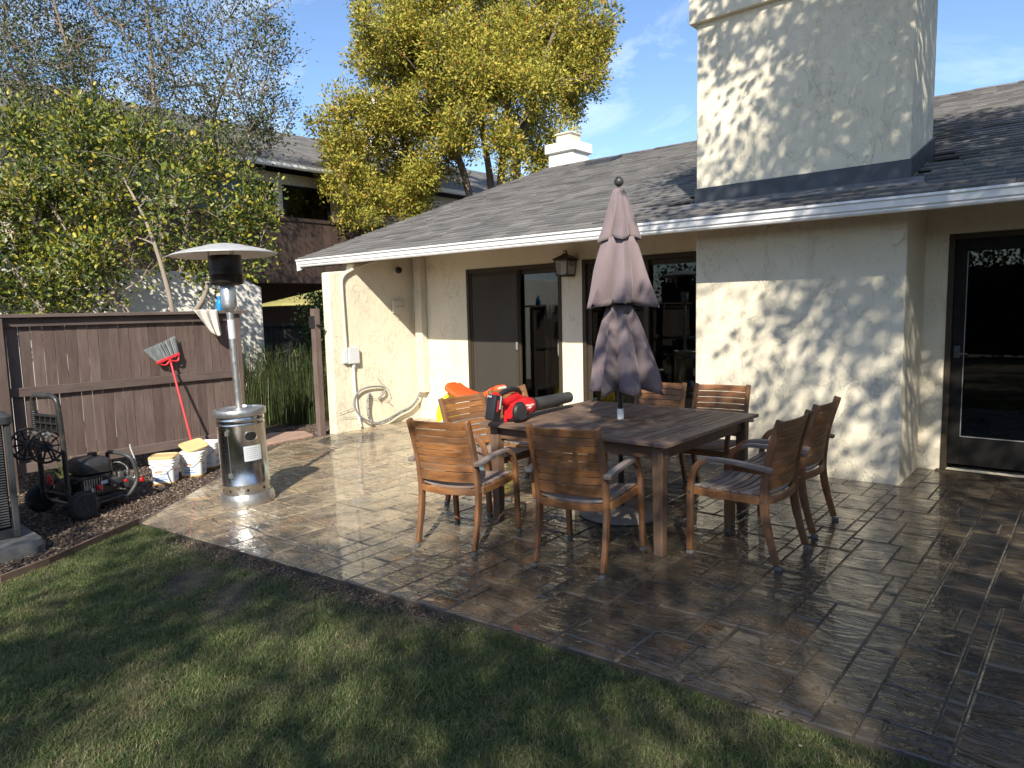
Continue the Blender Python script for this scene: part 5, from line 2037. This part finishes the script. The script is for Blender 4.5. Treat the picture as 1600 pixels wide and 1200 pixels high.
def leaves(name, centers, outward, size, mat, parent, fold=.25, jitter=.35, aspect=.45, up=.3, quad6=False, g=rng):
    """many small folded leaves; outward: preferred direction per leaf"""
    n = len(centers)
    d = unit(outward + g.normal(0, jitter * 1.6, (n, 3)))                  # leaf axis
    nn = unit(g.normal(0, 1, (n, 3)) + np.array([.35, -.55, up + .4]))
    sd = unit(np.cross(d, nn))
    nn = np.cross(sd, d)
    s = (size * g.uniform(.45, 1.3, (n, 1)))
    base = centers
    tip = base + d * s - nn * s * .10
    if quad6:
        m1 = base + d * s * .33
        m2 = base + d * s * .72
        w = s * aspect * .5
        L1, R1 = m1 + sd * w + nn * w * fold, m1 - sd * w + nn * w * fold
        L2, R2 = m2 + sd * w * .8 + nn * w * fold * .6, m2 - sd * w * .8 + nn * w * fold * .6
        V = np.stack([base, L1, L2, tip, R2, R1], 1).reshape(-1, 3)
        i0 = np.arange(n)[:, None] * 6
        F = np.concatenate([i0 + np.array([[0, 1, 2, 3]]), i0 + np.array([[0, 3, 4, 5]])], 0)
    else:
        mid = base + d * s * .5
        w = s * aspect * .5
        Lf, Rt = mid + sd * w + nn * w * fold, mid - sd * w + nn * w * fold
        V = np.stack([base, Lf, tip, Rt], 1).reshape(-1, 3)
        i0 = np.arange(n)[:, None] * 4
        F = i0 + np.array([[0, 1, 2, 3]])
    o = np_mesh(name, V, F, mat, parent)
    return o


def in_blobs(blobs, n, shell=0.45, g=rng, ragged=0.0):
    b = np.array(blobs, float)
    w = b[:, 3] ** 2.2
    idx = g.choice(len(b), n, p=w / w.sum())
    dirs = unit(g.normal(0, 1, (n, 3)))
    r = b[idx, 3] * (shell + (1 - shell) * g.uniform(0, 1, n)) * (1 + ragged * np.maximum(0, g.normal(0, 1, n)))
    r *= np.where(g.uniform(0, 1, n) < .15, g.uniform(.1, .8, n), 1)
    return b[idx, :3] + dirs * r[:, None], dirs


def limb(mb, a, b, r0, r1, bend=.15, n=5, sides=6, seed=0):
    rr = random.Random(seed)
    a, b = Vector(a), Vector(b)
    L = (b - a).length
    off = Vector((rr.uniform(-1, 1), rr.uniform(-1, 1), rr.uniform(-.2, .6))) * L * bend
    pts = []
    for i in range(n + 1):
        t_ = i / n
        p = a.lerp(b, t_) + off * math.sin(PI * t_) + Vector((rr.uniform(-1, 1), rr.uniform(-1, 1), rr.uniform(-1, 1))) * L * .015
        pts.append(p)
    mb.tube(pts, [r0 + (r1 - r0) * i / n for i in range(n + 1)], sides, cap=False)
    return pts


def tree(name, label, cat, base, stems, blobs, nclus, nleaf, spread, size, leafmat, bark, group=None, trunk_r=.12, twig=.012, jitter=.35, aspect=.45, quad6=False, seed=1, berries=None, shell=.45, keep=None, ragged=.08):
    g = np.random.default_rng(seed)
    root = thing(name, label, cat, (base[0], base[1], gz(base[0], base[1])), 0, group)
    rl = np.array(root.location)
    mb = MB()
    nodes = []
    for si, st_ in enumerate(stems):
        pts = smooth_pts(st_, 5)
        m = len(pts)
        mb.tube(pts, [trunk_r * (1 - .78 * i / m) for i in range(m)], 9, cap=False)
        nodes += [(p, trunk_r * (1 - .78 * i / m)) for i, p in enumerate(pts)]
    cl, dirs = in_blobs(blobs, nclus, shell, g, ragged)
    if keep is not None:
        kk = keep(cl)
        cl, dirs = cl[kk], dirs[kk]
    order = np.argsort(np.linalg.norm(cl - np.array(nodes[0][0]), axis=1))
    NP = np.array([tuple(p) for p, _ in nodes])
    NR = [r for _, r in nodes]
    for q, i in enumerate(order):
        c = cl[i]
        dv = c - NP
        dist = np.linalg.norm(dv, axis=1) + np.maximum(0, NP[:, 2] - c[2] + .1) * 2.0
        j = int(np.argmin(dist))
        r0 = min(NR[j] * .7, .012 + .02 * dist[j])
        r0 = max(r0, twig)
        pts = limb(mb, NP[j], c, r0, twig * .5, .10, 4, 5, seed * 1000 + q)
        if q % 2 == 0:
            NP = np.concatenate([NP, [tuple(pts[2]), tuple(pts[3])]])
            NR += [r0 * .8, r0 * .7]
    mb.v = [(p[0] - rl[0], p[1] - rl[1], p[2] - rl[2]) for p in mb.v]
    mb.build('trunk', bark, root, smooth=True)
    k = len(cl)
    lc = np.repeat(cl, nleaf, 0)
    ld = np.repeat(dirs, nleaf, 0)
    offs = g.normal(0, 1, (k * nleaf, 3))
    offs = unit(offs) * (g.uniform(0, 1, (k * nleaf, 1)) ** .45) * spread
    P = lc + offs - rl
    out = unit(offs) * .8 + ld * .6 + np.array([0, 0, .35])
    leaves('crown', P, out, size, leafmat, root, jitter=jitter, aspect=aspect, quad6=quad6, g=g)
    if berries:
        bi = g.choice(k, berries)
        bc = np.repeat(cl[bi], 26, 0)
        bo = g.normal(0, .07, bc.shape)
        leaves('berries', bc + bo - rl, bo, .028, 'leaf_berry', root, aspect=.9, g=g)
    return root


CT = [(-14.6, 12.2, 8.9, 0.91), (-14.1, 13.5, 9.3, 1.02), (-14.6, 16.1, 10.2, 1.15), (-12.7, 16.5, 9.8, 1.1), (-10.6, 15.6, 8.8, 0.79), (-15.5, 13.1, 8.1, 0.89), (-14.6, 14.2, 8.3, 1.08), (-12.5, 14.2, 8.0, 1.01), (-12.8, 17.1, 8.6, 1.04), (-10.5, 15.6, 7.7, 0.63), (-16.3, 12.1, 7.2, 0.64), (-16.6, 12.1, 6.3, 0.65), (-16.1, 12.3, 6.0, 0.75), (-15.8, 13.5, 6.7, 0.92), (-15.3, 14.7, 7.0, 0.95), (-16.3, 11.6, 5.3, 0.5), (-15.5, 11.8, 4.7, 0.66), (-15.9, 13.5, 5.2, 0.78), (-16.0, 12.9, 4.5, 0.49), (-14.3, 13.0, 5.3, 0.57), (-12.5, 13.2, 6.3, 0.73), (-14.2, 17.0, 7.4, 0.79), (-11.8, 15.4, 6.8, 0.57), (-12.1, 15.0, 5.8, 0.42), (-15.5, 15.2, 6.2, 0.64), (-16.3, 13.7, 11.6, 1.29), (-13.9, 15.2, 11.7, 1.62), (-12.9, 17.7, 11.7, 1.33), (-11.7, 13.8, 5.2, 0.33),
      (-14.9, 13.1, 4.4, 0.5), (-14.7, 13.3, 4.9, 0.53), (-13.7, 13.4, 6.2, 0.50), (-11.8, 13.6, 5.9, 0.40), (-11.8, 14.7, 6.1, 0.51), (-14.2, 12.8, 7.1, 0.85), (-12.4, 13.2, 7.3, 0.81), (-11.4, 14.1, 7.2, 0.81), (-16.3, 13.1, 9.0, 0.82), (-15.4, 12.5, 6.9, 0.7), (-15.2, 11.2, 5.4, 0.58), (-11.8, 16.7, 8.9, 0.9), (-11.6, 16.5, 7.5, 0.68), (-11.2, 15.2, 6.1, 0.37), (-11.7, 15.0, 5.5, 0.31), (-14.9, 13.3, 9.0, 0.96), (-12.8, 13.0, 8.3, 0.89), (-12.6, 14.9, 8.9, 0.95), (-15.8, 10.9, 6.4, 0.4), (-16.6, 11.8, 4.2, 0.25), (-14.5, 11.0, 3.9, 0.32)]
b0 = gz(-13.6, 14.6)
tree('olive_green_tree', 'large yellow-olive leaved tree with several trunks rising behind the house roof', 'tree', (-13.6, 14.6),
     [[(-13.9, 14.5, b0), (-13.8, 14.4, 2.5), (-13.9, 14.4, 4.9), (-14.6, 14.1, 7.1), (-15.4, 13.7, 9.3)],
      [(-13.5, 14.7, b0), (-13.4, 14.8, 2.5), (-13.4, 14.8, 4.9), (-13.7, 14.8, 6.7), (-14.4, 15.0, 9.6)],
      [(-13.3, 14.8, b0), (-13.2, 15.0, 3.0), (-13.2, 15.0, 5.2), (-13.2, 15.2, 6.4), (-13.2, 15.5, 8.5), (-13.6, 15.6, 11)],
      [(-13.1, 14.9, b0), (-12.8, 15.2, 3.5), (-12.8, 15.3, 6.0), (-12.3, 15.8, 8.2), (-11.8, 16.0, 9.5)]],
     CT, 1750, 120, .31, .110, 'leaf_olive', 'bark_grey', trunk_r=.17, twig=.014, jitter=.55, aspect=.42, seed=11)

PV = [(-12.3, 3.3, 4.3, 0.57), (-11.2, 3.8, 4.2, 0.55), (-10.3, 4.2, 3.9, 0.53), (-10.3, 4.9, 3.7, 0.49), (-10.0, 5.4, 3.4, 0.39), (-11.5, 3.2, 3.3, 0.63), (-11.1, 4.0, 3.3, 0.66), (-10.2, 4.4, 3.1, 0.59), (-10.0, 5.1, 2.8, 0.46), (-12.1, 3.3, 2.5, 0.66), (-10.8, 3.7, 2.4, 0.58), (-10.8, 4.5, 2.5, 0.5), (-10.2, 4.8, 2.2, 0.3), (-11.1, 2.9, 2.0, 0.47), (-10.9, 3.3, 2.0, 0.43), (-12.6, 2.6, 3.4, 0.74), (-11.6, 2.3, 2.4, 0.76), (-12.2, 1.7, 3.0, 0.86),
      (-9.8, 5.6, 3.0, 0.31), (-9.9, 5.7, 2.4, 0.26), (-9.8, 5.75, 3.4, 0.20), (-10.0, 5.4, 2.4, 0.22)]


def wall_gap(c):
    g = np.random.default_rng(3)
    t_ = (c[:, 0] + 11.5) / .80
    y, z = c[:, 1] + 1.14 * t_, c[:, 2] - t_
    hit = (t_ > 0) & (y > 4.9) & (y < 6.7) & (z > .3) & (z < 2.4)
    return ~(hit & (g.uniform(0, 1, len(c)) < .72))


zb = gz(-10.3, 4.3)
tree('privet_tree', 'bushy yellow-green tree with dark berries leaning over the brown fence', 'tree', (-10.3, 4.2),
     [[(-10.2, 4.45, zb), (-10.2, 4.4, 1.2), (-10.15, 4.35, 1.8), (-10.3, 4.2, 2.8), (-10.6, 4.0, 3.6)],
      [(-10.3, 4.5, zb), (-10.15, 4.6, 1.4), (-9.95, 4.75, 1.9), (-10.0, 5.0, 2.6), (-10.1, 5.2, 3.3)],
      [(-10.4, 4.3, zb), (-10.6, 4.0, 1.5), (-11.0, 3.6, 2.4), (-11.6, 3.2, 3.6)],
      [(-10.7, 3.3, zb), (-10.9, 3.0, 1.6), (-11.4, 2.6, 2.6), (-12.1, 2.2, 3.2)]],
     PV, 1250, 34, .23, .074, 'leaf_privet', 'bark_pale', trunk_r=.055, twig=.007, jitter=.4, aspect=.5, quad6=True, seed=23, berries=190, keep=wall_gap, ragged=.36, shell=.3)

TT_ = [(-15.6, 4.3, 6.8, 0.95), (-16.0, 5.4, 7.2, 1.03), (-14.3, 5.8, 7.1, 1.03), (-14.6, 7.1, 7.3, 1.05), (-12.6, 7.2, 6.7, 0.79), (-12.7, 7.7, 5.9, 0.53), (-13.3, 6.8, 5.8, 0.86), (-14.7, 6.2, 6.2, 0.95), (-14.7, 5.0, 6.0, 0.9), (-12.3, 7.0, 5.1, 0.45), (-14.3, 6.8, 5.2, 0.65), (-16.0, 4.6, 6.1, 0.78), (-15.0, 6.1, 8.6, 1.51), (-14.3, 7.7, 8.8, 1.06), (-15.5, 4.7, 8.3, 1.32),
       (-15.7, 4.1, 4.9, 0.72), (-15.4, 4.7, 5.4, 0.73), (-13.5, 5.0, 5.2, 0.68), (-14.0, 6.0, 5.3, 0.74), (-13.2, 6.6, 5.2, 0.61), (-14.4, 3.8, 5.7, 0.77), (-15.1, 4.8, 6.3, 0.84), (-11.4, 6.4, 5.5, 0.55), (-11.8, 7.2, 6.3, 0.53), (-11.9, 7.1, 6.9, 0.58), (-11.2, 6.9, 5.0, 0.29), (-11.3, 7.2, 5.3, 0.25), (-16.1, 4.3, 7.4, 0.85), (-12.9, 5.9, 6.0, 0.68),
       (-12.6, 6.4, 4.7, 0.53), (-12.5, 5.7, 4.5, 0.56), (-11.9, 6.6, 4.5, 0.37), (-13.5, 5.5, 4.7, 0.58), (-11.6, 7.0, 4.8, 0.25), (-14.3, 5.0, 4.9, 0.59), (-12.8, 6.2, 4.3, 0.47), (-12.4, 6.5, 4.3, 0.33), (-13.9, 4.2, 4.7, 0.55), (-11.6, 6.7, 5.0, 0.4),
       (-12.6, 6.4, 4.7, 0.53), (-12.5, 5.7, 4.5, 0.56), (-11.9, 6.6, 4.5, 0.37), (-13.5, 5.5, 4.7, 0.58), (-11.6, 7.0, 4.8, 0.25), (-14.3, 5.0, 4.9, 0.59), (-12.8, 6.2, 4.3, 0.47), (-12.4, 6.5, 4.3, 0.33), (-13.9, 4.2, 4.7, 0.55), (-11.6, 6.7, 5.0, 0.4)]
zb = gz(-14, 5.8)
tree('sparse_oak_tree', 'tall sparse small leaved tree with thin grey branches at the upper left', 'tree', (-14.0, 5.8),
     [[(-14.0, 5.8, zb), (-14.0, 5.9, 2.5), (-14.1, 6.0, 4.8), (-14.3, 6.1, 7.0), (-14.6, 6.2, 9.5)],
      [(-14.1, 5.7, zb), (-14.3, 5.5, 2.5), (-14.7, 5.1, 5.0), (-15.2, 4.8, 7.5), (-15.4, 4.6, 9.0)],
      [(-13.9, 5.9, zb), (-13.7, 6.2, 3.0), (-13.3, 6.7, 5.2), (-12.9, 7.1, 6.6)]],
     TT_, 2500, 21, .31, .062, 'leaf_oak', 'bark_grey', trunk_r=.06, twig=.011, jitter=.5, aspect=.55, seed=31, shell=.2)

# reeds and papyrus beyond the gate
def reeds(name, label, n, cx, cy, rx, ry, h, seed, lean=.25, w=.006, mat='leaf_reed', head=0):
    g = np.random.default_rng(seed)
    a = g.uniform(0, 2 * PI, n)
    r = np.sqrt(g.uniform(0, 1, n))
    x, y = cx + rx * r * np.cos(a), cy + ry * r * np.sin(a)
    z0 = gz(cx, cy)
    root = thing(name, label, 'plant', (cx, cy, z0))
    H_ = h * g.uniform(.45, 1.05, n)
    la = g.uniform(0, 2 * PI, n)
    lv = np.abs(g.normal(0, lean, n)) * H_
    V, F = [], []
    segs = 4
    px, py = np.cos(la + PI / 2), np.sin(la + PI / 2)
    for s in range(segs + 1):
        t_ = s / segs
        bend = lv * t_ ** 2
        zz = H_ * (t_ - .18 * t_ ** 3 * (lv / np.maximum(H_, .01)))
        ww = w * (1 - .8 * t_)
        cxp, cyp = x - cx + np.cos(la) * bend, y - cy + np.sin(la) * bend
        V.append(np.stack([cxp - px * ww, cyp - py * ww, zz], 1))
        V.append(np.stack([cxp + px * ww, cyp + py * ww, zz], 1))
    V = np.stack(V, 1)
    per = V.shape[1]
    i0 = np.arange(n)[:, None] * per
    for s in range(segs):
        F.append(i0 + np.array([[2 * s, 2 * s + 1, 2 * s + 3, 2 * s + 2]]))
    np_mesh('foliage', V.reshape(-1, 3), np.concatenate(F, 0), mat, root)
    if head:
        HV, HF = [], []
        for k in range(head):
            i = int(g.integers(0, n))
            tip = V[i, -1]
            for q in range(16):
                d = unit(g.normal(0, 1, 3) + np.array([0, 0, .5])) * g.uniform(.12, .24)
                s_ = unit(np.cross(d, g.normal(0, 1, 3))) * .004
                b_ = len(HV) * 1
                HV += [tip - s_, tip + s_, tip + d * .7 + s_, tip + d]
                HF.append((b_, b_ + 1, b_ + 2, b_ + 3))
        tag(np_mesh('plume', np.array(HV), np.array(HF), mat, root), kind='stuff')
    return root


reeds('papyrus_clump', 'dense dark green reed clump filling the gate opening', 1500, -10.55, 6.25, 1.0, .75, 1.25, 5, .22, head=26)
reeds('papyrus_clump', 'tall thin papyrus stems against the white garden wall', 260, -10.9, 5.6, .55, .35, 1.55, 6, .16, .005, head=14)
reeds('striped_lily_plant', 'small pale striped strap-leaved plant at the foot of the fence behind the washer', 26, -8.15, 2.35, .10, .10, .42, 9, .55, .016, 'leaf_agave')

hg = thing('ivy_hedge', 'dark green leafy shrub standing behind the brown gate post', 'shrub', (-11.2, 7.55, gz(-11.2, 7.5)))
g_ = np.random.default_rng(41)
hp = np.stack([g_.normal(0, .30, 3600), g_.normal(0, .22, 3600), g_.uniform(0, 1, 3600) ** .8 * 2.15], 1)
hp[:, :2] *= (1.15 - .35 * hp[:, 2:3] / 2.1)
leaves('foliage', hp, np.tile([.4, -.5, .2], (3600, 1)), .07, 'leaf_hedge', hg, aspect=.6, g=g_)
mb = MB()
for k in range(6):
    limb(mb, (g_.uniform(-.1, .1), g_.uniform(-.1, .1), 0), (g_.normal(0, .25), g_.normal(0, .2), 1.9), .02, .006, .08, 5, 6, k)
mb.build('stem', 'bark_dark', hg, smooth=True)

# out-of-view shade tree, and hedges added to keep bright horizon out of reflections
# (they shade the lawn and stand in the door glass)
def shade_density(S):
    X, Y = S[:, 0], S[:, 1]
    yb_ = np.array([-2.0, 0.8, 1.6, 2.1, 2.5, 2.9, 4.0, 5.5, 7.0, 8.6, 10.0, 11.3, 14.0])
    xb_ = np.array([-6.6, -6.3, -6.1, -5.4, -4.2, -3.6, -3.45, -3.7, -4.1, -4.7, -5.6, -6.3, -7.6])
    xb = np.interp(Y, yb_, xb_)
    d = X - xb
    return np.clip(.5 + d * .55, 0, 1)


def shade_tree():
    g = np.random.default_rng(77)
    root = thing('shade_tree', 'large leafy tree behind the photographer that dapples the lawn', 'tree', (5.2, -5.4, gz(5.2, -5.4)))
    rl = np.array(root.location)
    n = 12500
    S = np.stack([g.uniform(-8, 6, n), g.uniform(-6.0, 14.0, n)], 1)
    z = g.uniform(4.8, 8.8, n)
    P = np.stack([S[:, 0] + .80 * z, S[:, 1] - 1.14 * z, z], 1)
    # crown envelope
    e = ((P[:, 0] - 3.6) / 7.0) ** 2 + ((P[:, 1] + 2.6) / 9.0) ** 2 + ((P[:, 2] - 6.6) / 3.2) ** 2
    dens = shade_density(S)
    cl = np.array([mnoise.noise(Vector((s[0] * .85, s[1] * .60, 3.1))) for s in S])
    cl2 = np.array([mnoise.noise(Vector((s[0] * 2.2, s[1] * 1.6, 9.1))) for s in S])
    pr = dens * (.55 + .85 * cl + .55 * cl2)
    wall = (S[:, 1] > 6.3)                                     # foliage density shaped by where its shadow lands on the house
    pr = np.where(wall, pr * np.interp(S[:, 1], [6.3, 8.8, 9.4, 14], [.68, .66, 1.7, 1.5]), pr * np.interp(S[:, 1], [-6, -1, 0, 2.3, 2.8], [.5, .5, 1.0, .98, 1.05]))
    keep = (g.uniform(0, 1, n) < pr) & (e < 1.25) & (dens > .02)
    P = P[keep]
    k = len(P)
    nl = 30
    lc = np.repeat(P, nl, 0)
    offs = unit(g.normal(0, 1, (k * nl, 3))) * (g.uniform(0, 1, (k * nl, 1)) ** .5) * .33
    leaves('crown', lc + offs - rl, unit(offs) + np.array([0, 0, .2]), .105, 'leaf_oak', root, jitter=.5, aspect=.6, g=g)
    mb = MB()
    base = Vector((5.2, -5.4, gz(5.2, -5.4)))
    st = smooth_pts([base, base + Vector((-.1, .1, 2.2)), base + Vector((-.5, .7, 4.4)), base + Vector((-1.0, 1.6, 6.4)), base + Vector((-1.4, 2.4, 8.4))], 5)
    mb.tube(st, [.26 * (1 - .7 * i / len(st)) for i in range(len(st))], 12, cap=False)
    nodes = np.array([tuple(p) for p in st[6:]])
    for q in range(0, k, 9):
        c = P[q]
        j = int(np.argmin(np.linalg.norm(nodes - c, axis=1) + np.maximum(0, nodes[:, 2] - c[2]) * 1.5))
        pts = limb(mb, nodes[j], c, .035, .008, .1, 4, 5, q)
        if q % 27 == 0:
            nodes = np.concatenate([nodes, [tuple(pts[2]), tuple(pts[4])]])
    mb.v = [(p[0] - rl[0], p[1] - rl[1], p[2] - rl[2]) for p in mb.v]
    mb.build('trunk', 'bark_dark', root, smooth=True)
    return k


nk = shade_tree()
print('shade clusters', nk)
g_ = np.random.default_rng(51)
hd = thing('added_back_hedge', 'unseen hedge added to keep the bright horizon out of the door glass', 'hedge', (-2, -11, gz(-2, -11)))
n = 26000
hp = np.stack([g_.uniform(-12, 14, n), g_.normal(0, .5, n), g_.uniform(0, 1, n) ** .8 * 3.2 + .25 * np.sin(g_.uniform(0, 20, n))], 1)
leaves('foliage', hp, np.tile([0, .6, .3], (n, 1)), .17, 'leaf_hedge', hd, aspect=.7, g=g_)
mb = MB().bx(-12, 14, -.25, .25, 0, 2.7)
mb.build('stem', 'bark_dark', hd)
hd2 = thing('added_side_hedge', 'unseen hedge added to close the right side of the garden', 'hedge', (10.5, -3, gz(10, -3)))
n = 16000
hp = np.stack([g_.normal(0, .5, n), g_.uniform(-8, 10, n), g_.uniform(0, 1, n) ** .8 * 3.2], 1)
leaves('foliage', hp, np.tile([-.6, 0, .3], (n, 1)), .17, 'leaf_hedge', hd2, aspect=.7, g=g_)
mb = MB().bx(-.25, .25, -8, 10, 0, 2.7)
mb.build('stem', 'bark_dark', hd2)

# ------------------------------------------------------------------ grass, bark chips, litter
def fronty(x):
    fx = np.array([p[0] for p in FRONT])
    fy = np.array([p[1] for p in FRONT])
    return np.interp(x, fx, fy)


def bedx(y):
    by = np.array([-9.0, -2.5] + [p[1] for p in BED])
    bx_ = np.array([-3.6, -4.2] + [p[0] for p in BED])
    return np.interp(y, by, bx_)


def nz(x, y, s, o):
    return np.array([mnoise.noise(Vector((a * s, b * s, o))) for a, b in zip(x, y)])


def gzv(x, y):
    return GA * (x + 1.25) + GB * (y - 6.95)


def make_grass():
    g = np.random.default_rng(61)
    X = np.concatenate([g.uniform(-6.2, .8, 520000), g.uniform(-6, 4.0, 30000)])
    Y = np.concatenate([g.uniform(.2, 2.75, 520000), g.uniform(-3.5, .4, 30000)])
    ok = (Y < fronty(X) + .004 + .016 * np.sin(X * 23) * np.sin(X * 9.3 + 1)) & (X > bedx(Y) + .02)
    # only where the frame could see it well, thinner behind the camera
    X, Y = X[ok], Y[ok]
    bare = nz(X, Y, 1.7, 5.0)
    edge = fronty(X) - Y
    strip = np.clip(1 - edge / (.30 + .10 * np.sin(X * 3.1)), 0, 1) * ((X < -2.6) & (X > -5.4))
    patch = np.exp(-(((X + 4.15) / .95) ** 2 + ((Y - 1.88) / .30) ** 2)) * np.clip(.75 + .6 * bare + .5 * np.sin(X * 11 + Y * 7), .2, 1.1)
    p = np.clip(.95 - strip * 1.25 - np.clip(patch * .95 + bare * .25, 0, .88), .03, 1)
    ok = g.uniform(0, 1, len(X)) < p
    X, Y, bare, patch = X[ok], Y[ok], bare[ok], patch[ok]
    n = len(X)
    tuft = nz(X, Y, 6.0, 2.0)
    h = (.014 + .012 * g.uniform(0, 1, n) + .012 * np.clip(tuft, -.6, 1)) * (1 - .45 * patch)
    h = np.maximum(h, .009)
    a = g.uniform(0, 2 * PI, n)
    ln = np.abs(g.normal(1.0, .55, n)) * h
    w = g.uniform(.0011, .0023, n)
    z0 = gzv(X, Y) - .036
    px, py = np.cos(a + PI / 2) * w, np.sin(a + PI / 2) * w
    cx, cy = np.cos(a), np.sin(a)
    V = np.stack([
        np.stack([X - px, Y - py, z0], 1), np.stack([X + px, Y + py, z0], 1),
        np.stack([X + cx * ln * .4 + px * .8, Y + cy * ln * .4 + py * .8, z0 + h * .62], 1),
        np.stack([X + cx * ln * .4 - px * .8, Y + cy * ln * .4 - py * .8, z0 + h * .62], 1),
        np.stack([X + cx * ln * 1.15 + px * .1, Y + cy * ln * 1.15 + py * .1, z0 + h], 1),
        np.stack([X + cx * ln * 1.15 - px * .1, Y + cy * ln * 1.15 - py * .1, z0 + h], 1)], 1)
    i0 = np.arange(n)[:, None] * 6
    F = np.concatenate([i0 + np.array([[0, 1, 2, 3]]), i0 + np.array([[3, 2, 4, 5]])], 0)
    o = np_mesh('grass', V.reshape(-1, 3), F, 'grass_blade')
    tag(o, 'short patchy green lawn grass with dry straw patches', 'grass', kind='stuff')


make_grass()


def scatter_chips(name, label, n, region, size, mat, seed, zoff=-.03):
    g = np.random.default_rng(seed)
    P = region(g, n)
    n = len(P)
    L = size * g.uniform(.4, 1.5, (n, 1))
    W = L * g.uniform(.25, .6, (n, 1))
    T = L * .18
    d = unit(np.stack([g.normal(0, 1, n), g.normal(0, 1, n), g.normal(0, .35, n)], 1))
    s_ = unit(np.cross(d, np.stack([g.normal(0, .3, n), g.normal(0, .3, n), np.ones(n)], 1)))
    u = np.cross(s_, d)
    c = np.stack([P[:, 0], P[:, 1], gzv(P[:, 0], P[:, 1]) + zoff + g.uniform(0, .018, n)], 1)
    V = np.stack([c + d * L * a / 2 + s_ * W * b / 2 + u * T * k / 2 for k in (-1, 1) for b in (-1, 1) for a in (-1, 1)], 1)
    i0 = np.arange(n)[:, None] * 8
    q = [(4, 5, 7, 6), (0, 1, 5, 4), (2, 6, 7, 3), (0, 4, 6, 2), (1, 3, 7, 5)]
    F = np.concatenate([i0 + np.array([f]) for f in q], 0)
    o = np_mesh(name, V.reshape(-1, 3), F, mat)
    tag(o, label, 'mulch', kind='stuff')


def bed_region(g, n):
    X = g.uniform(-9.6, -5.0, n)
    Y = g.uniform(-.2, 6.2, n)
    ly = np.array([p[1] for p in LEFT])
    lx = np.array([p[0] for p in LEFT])
    lim = np.where(Y < 2.209, bedx(Y) - .03, np.interp(Y, ly, lx) - .015)
    lim = np.where(Y > 5.6, -8.6, lim)
    ok = X < lim
    return np.stack([X[ok], Y[ok]], 1)


scatter_chips('bark_mulch', 'brown bark chips covering the bed along the fence', 62000, bed_region, .023, 'mulch_chip', 71)


def strip_region(g, n):
    X = g.uniform(-5.6, .4, n)
    Y = fronty(X) - .01 - np.abs(g.normal(0, .10, n))
    ok = (X < -2.4) | (g.uniform(0, 1, n) < .12)
    return np.stack([X[ok], Y[ok]], 1)


scatter_chips('soil_crumbs', 'dark soil crumbs along the edge of the patio', 5200, strip_region, .014, 'mulch_chip', 73, -.036)
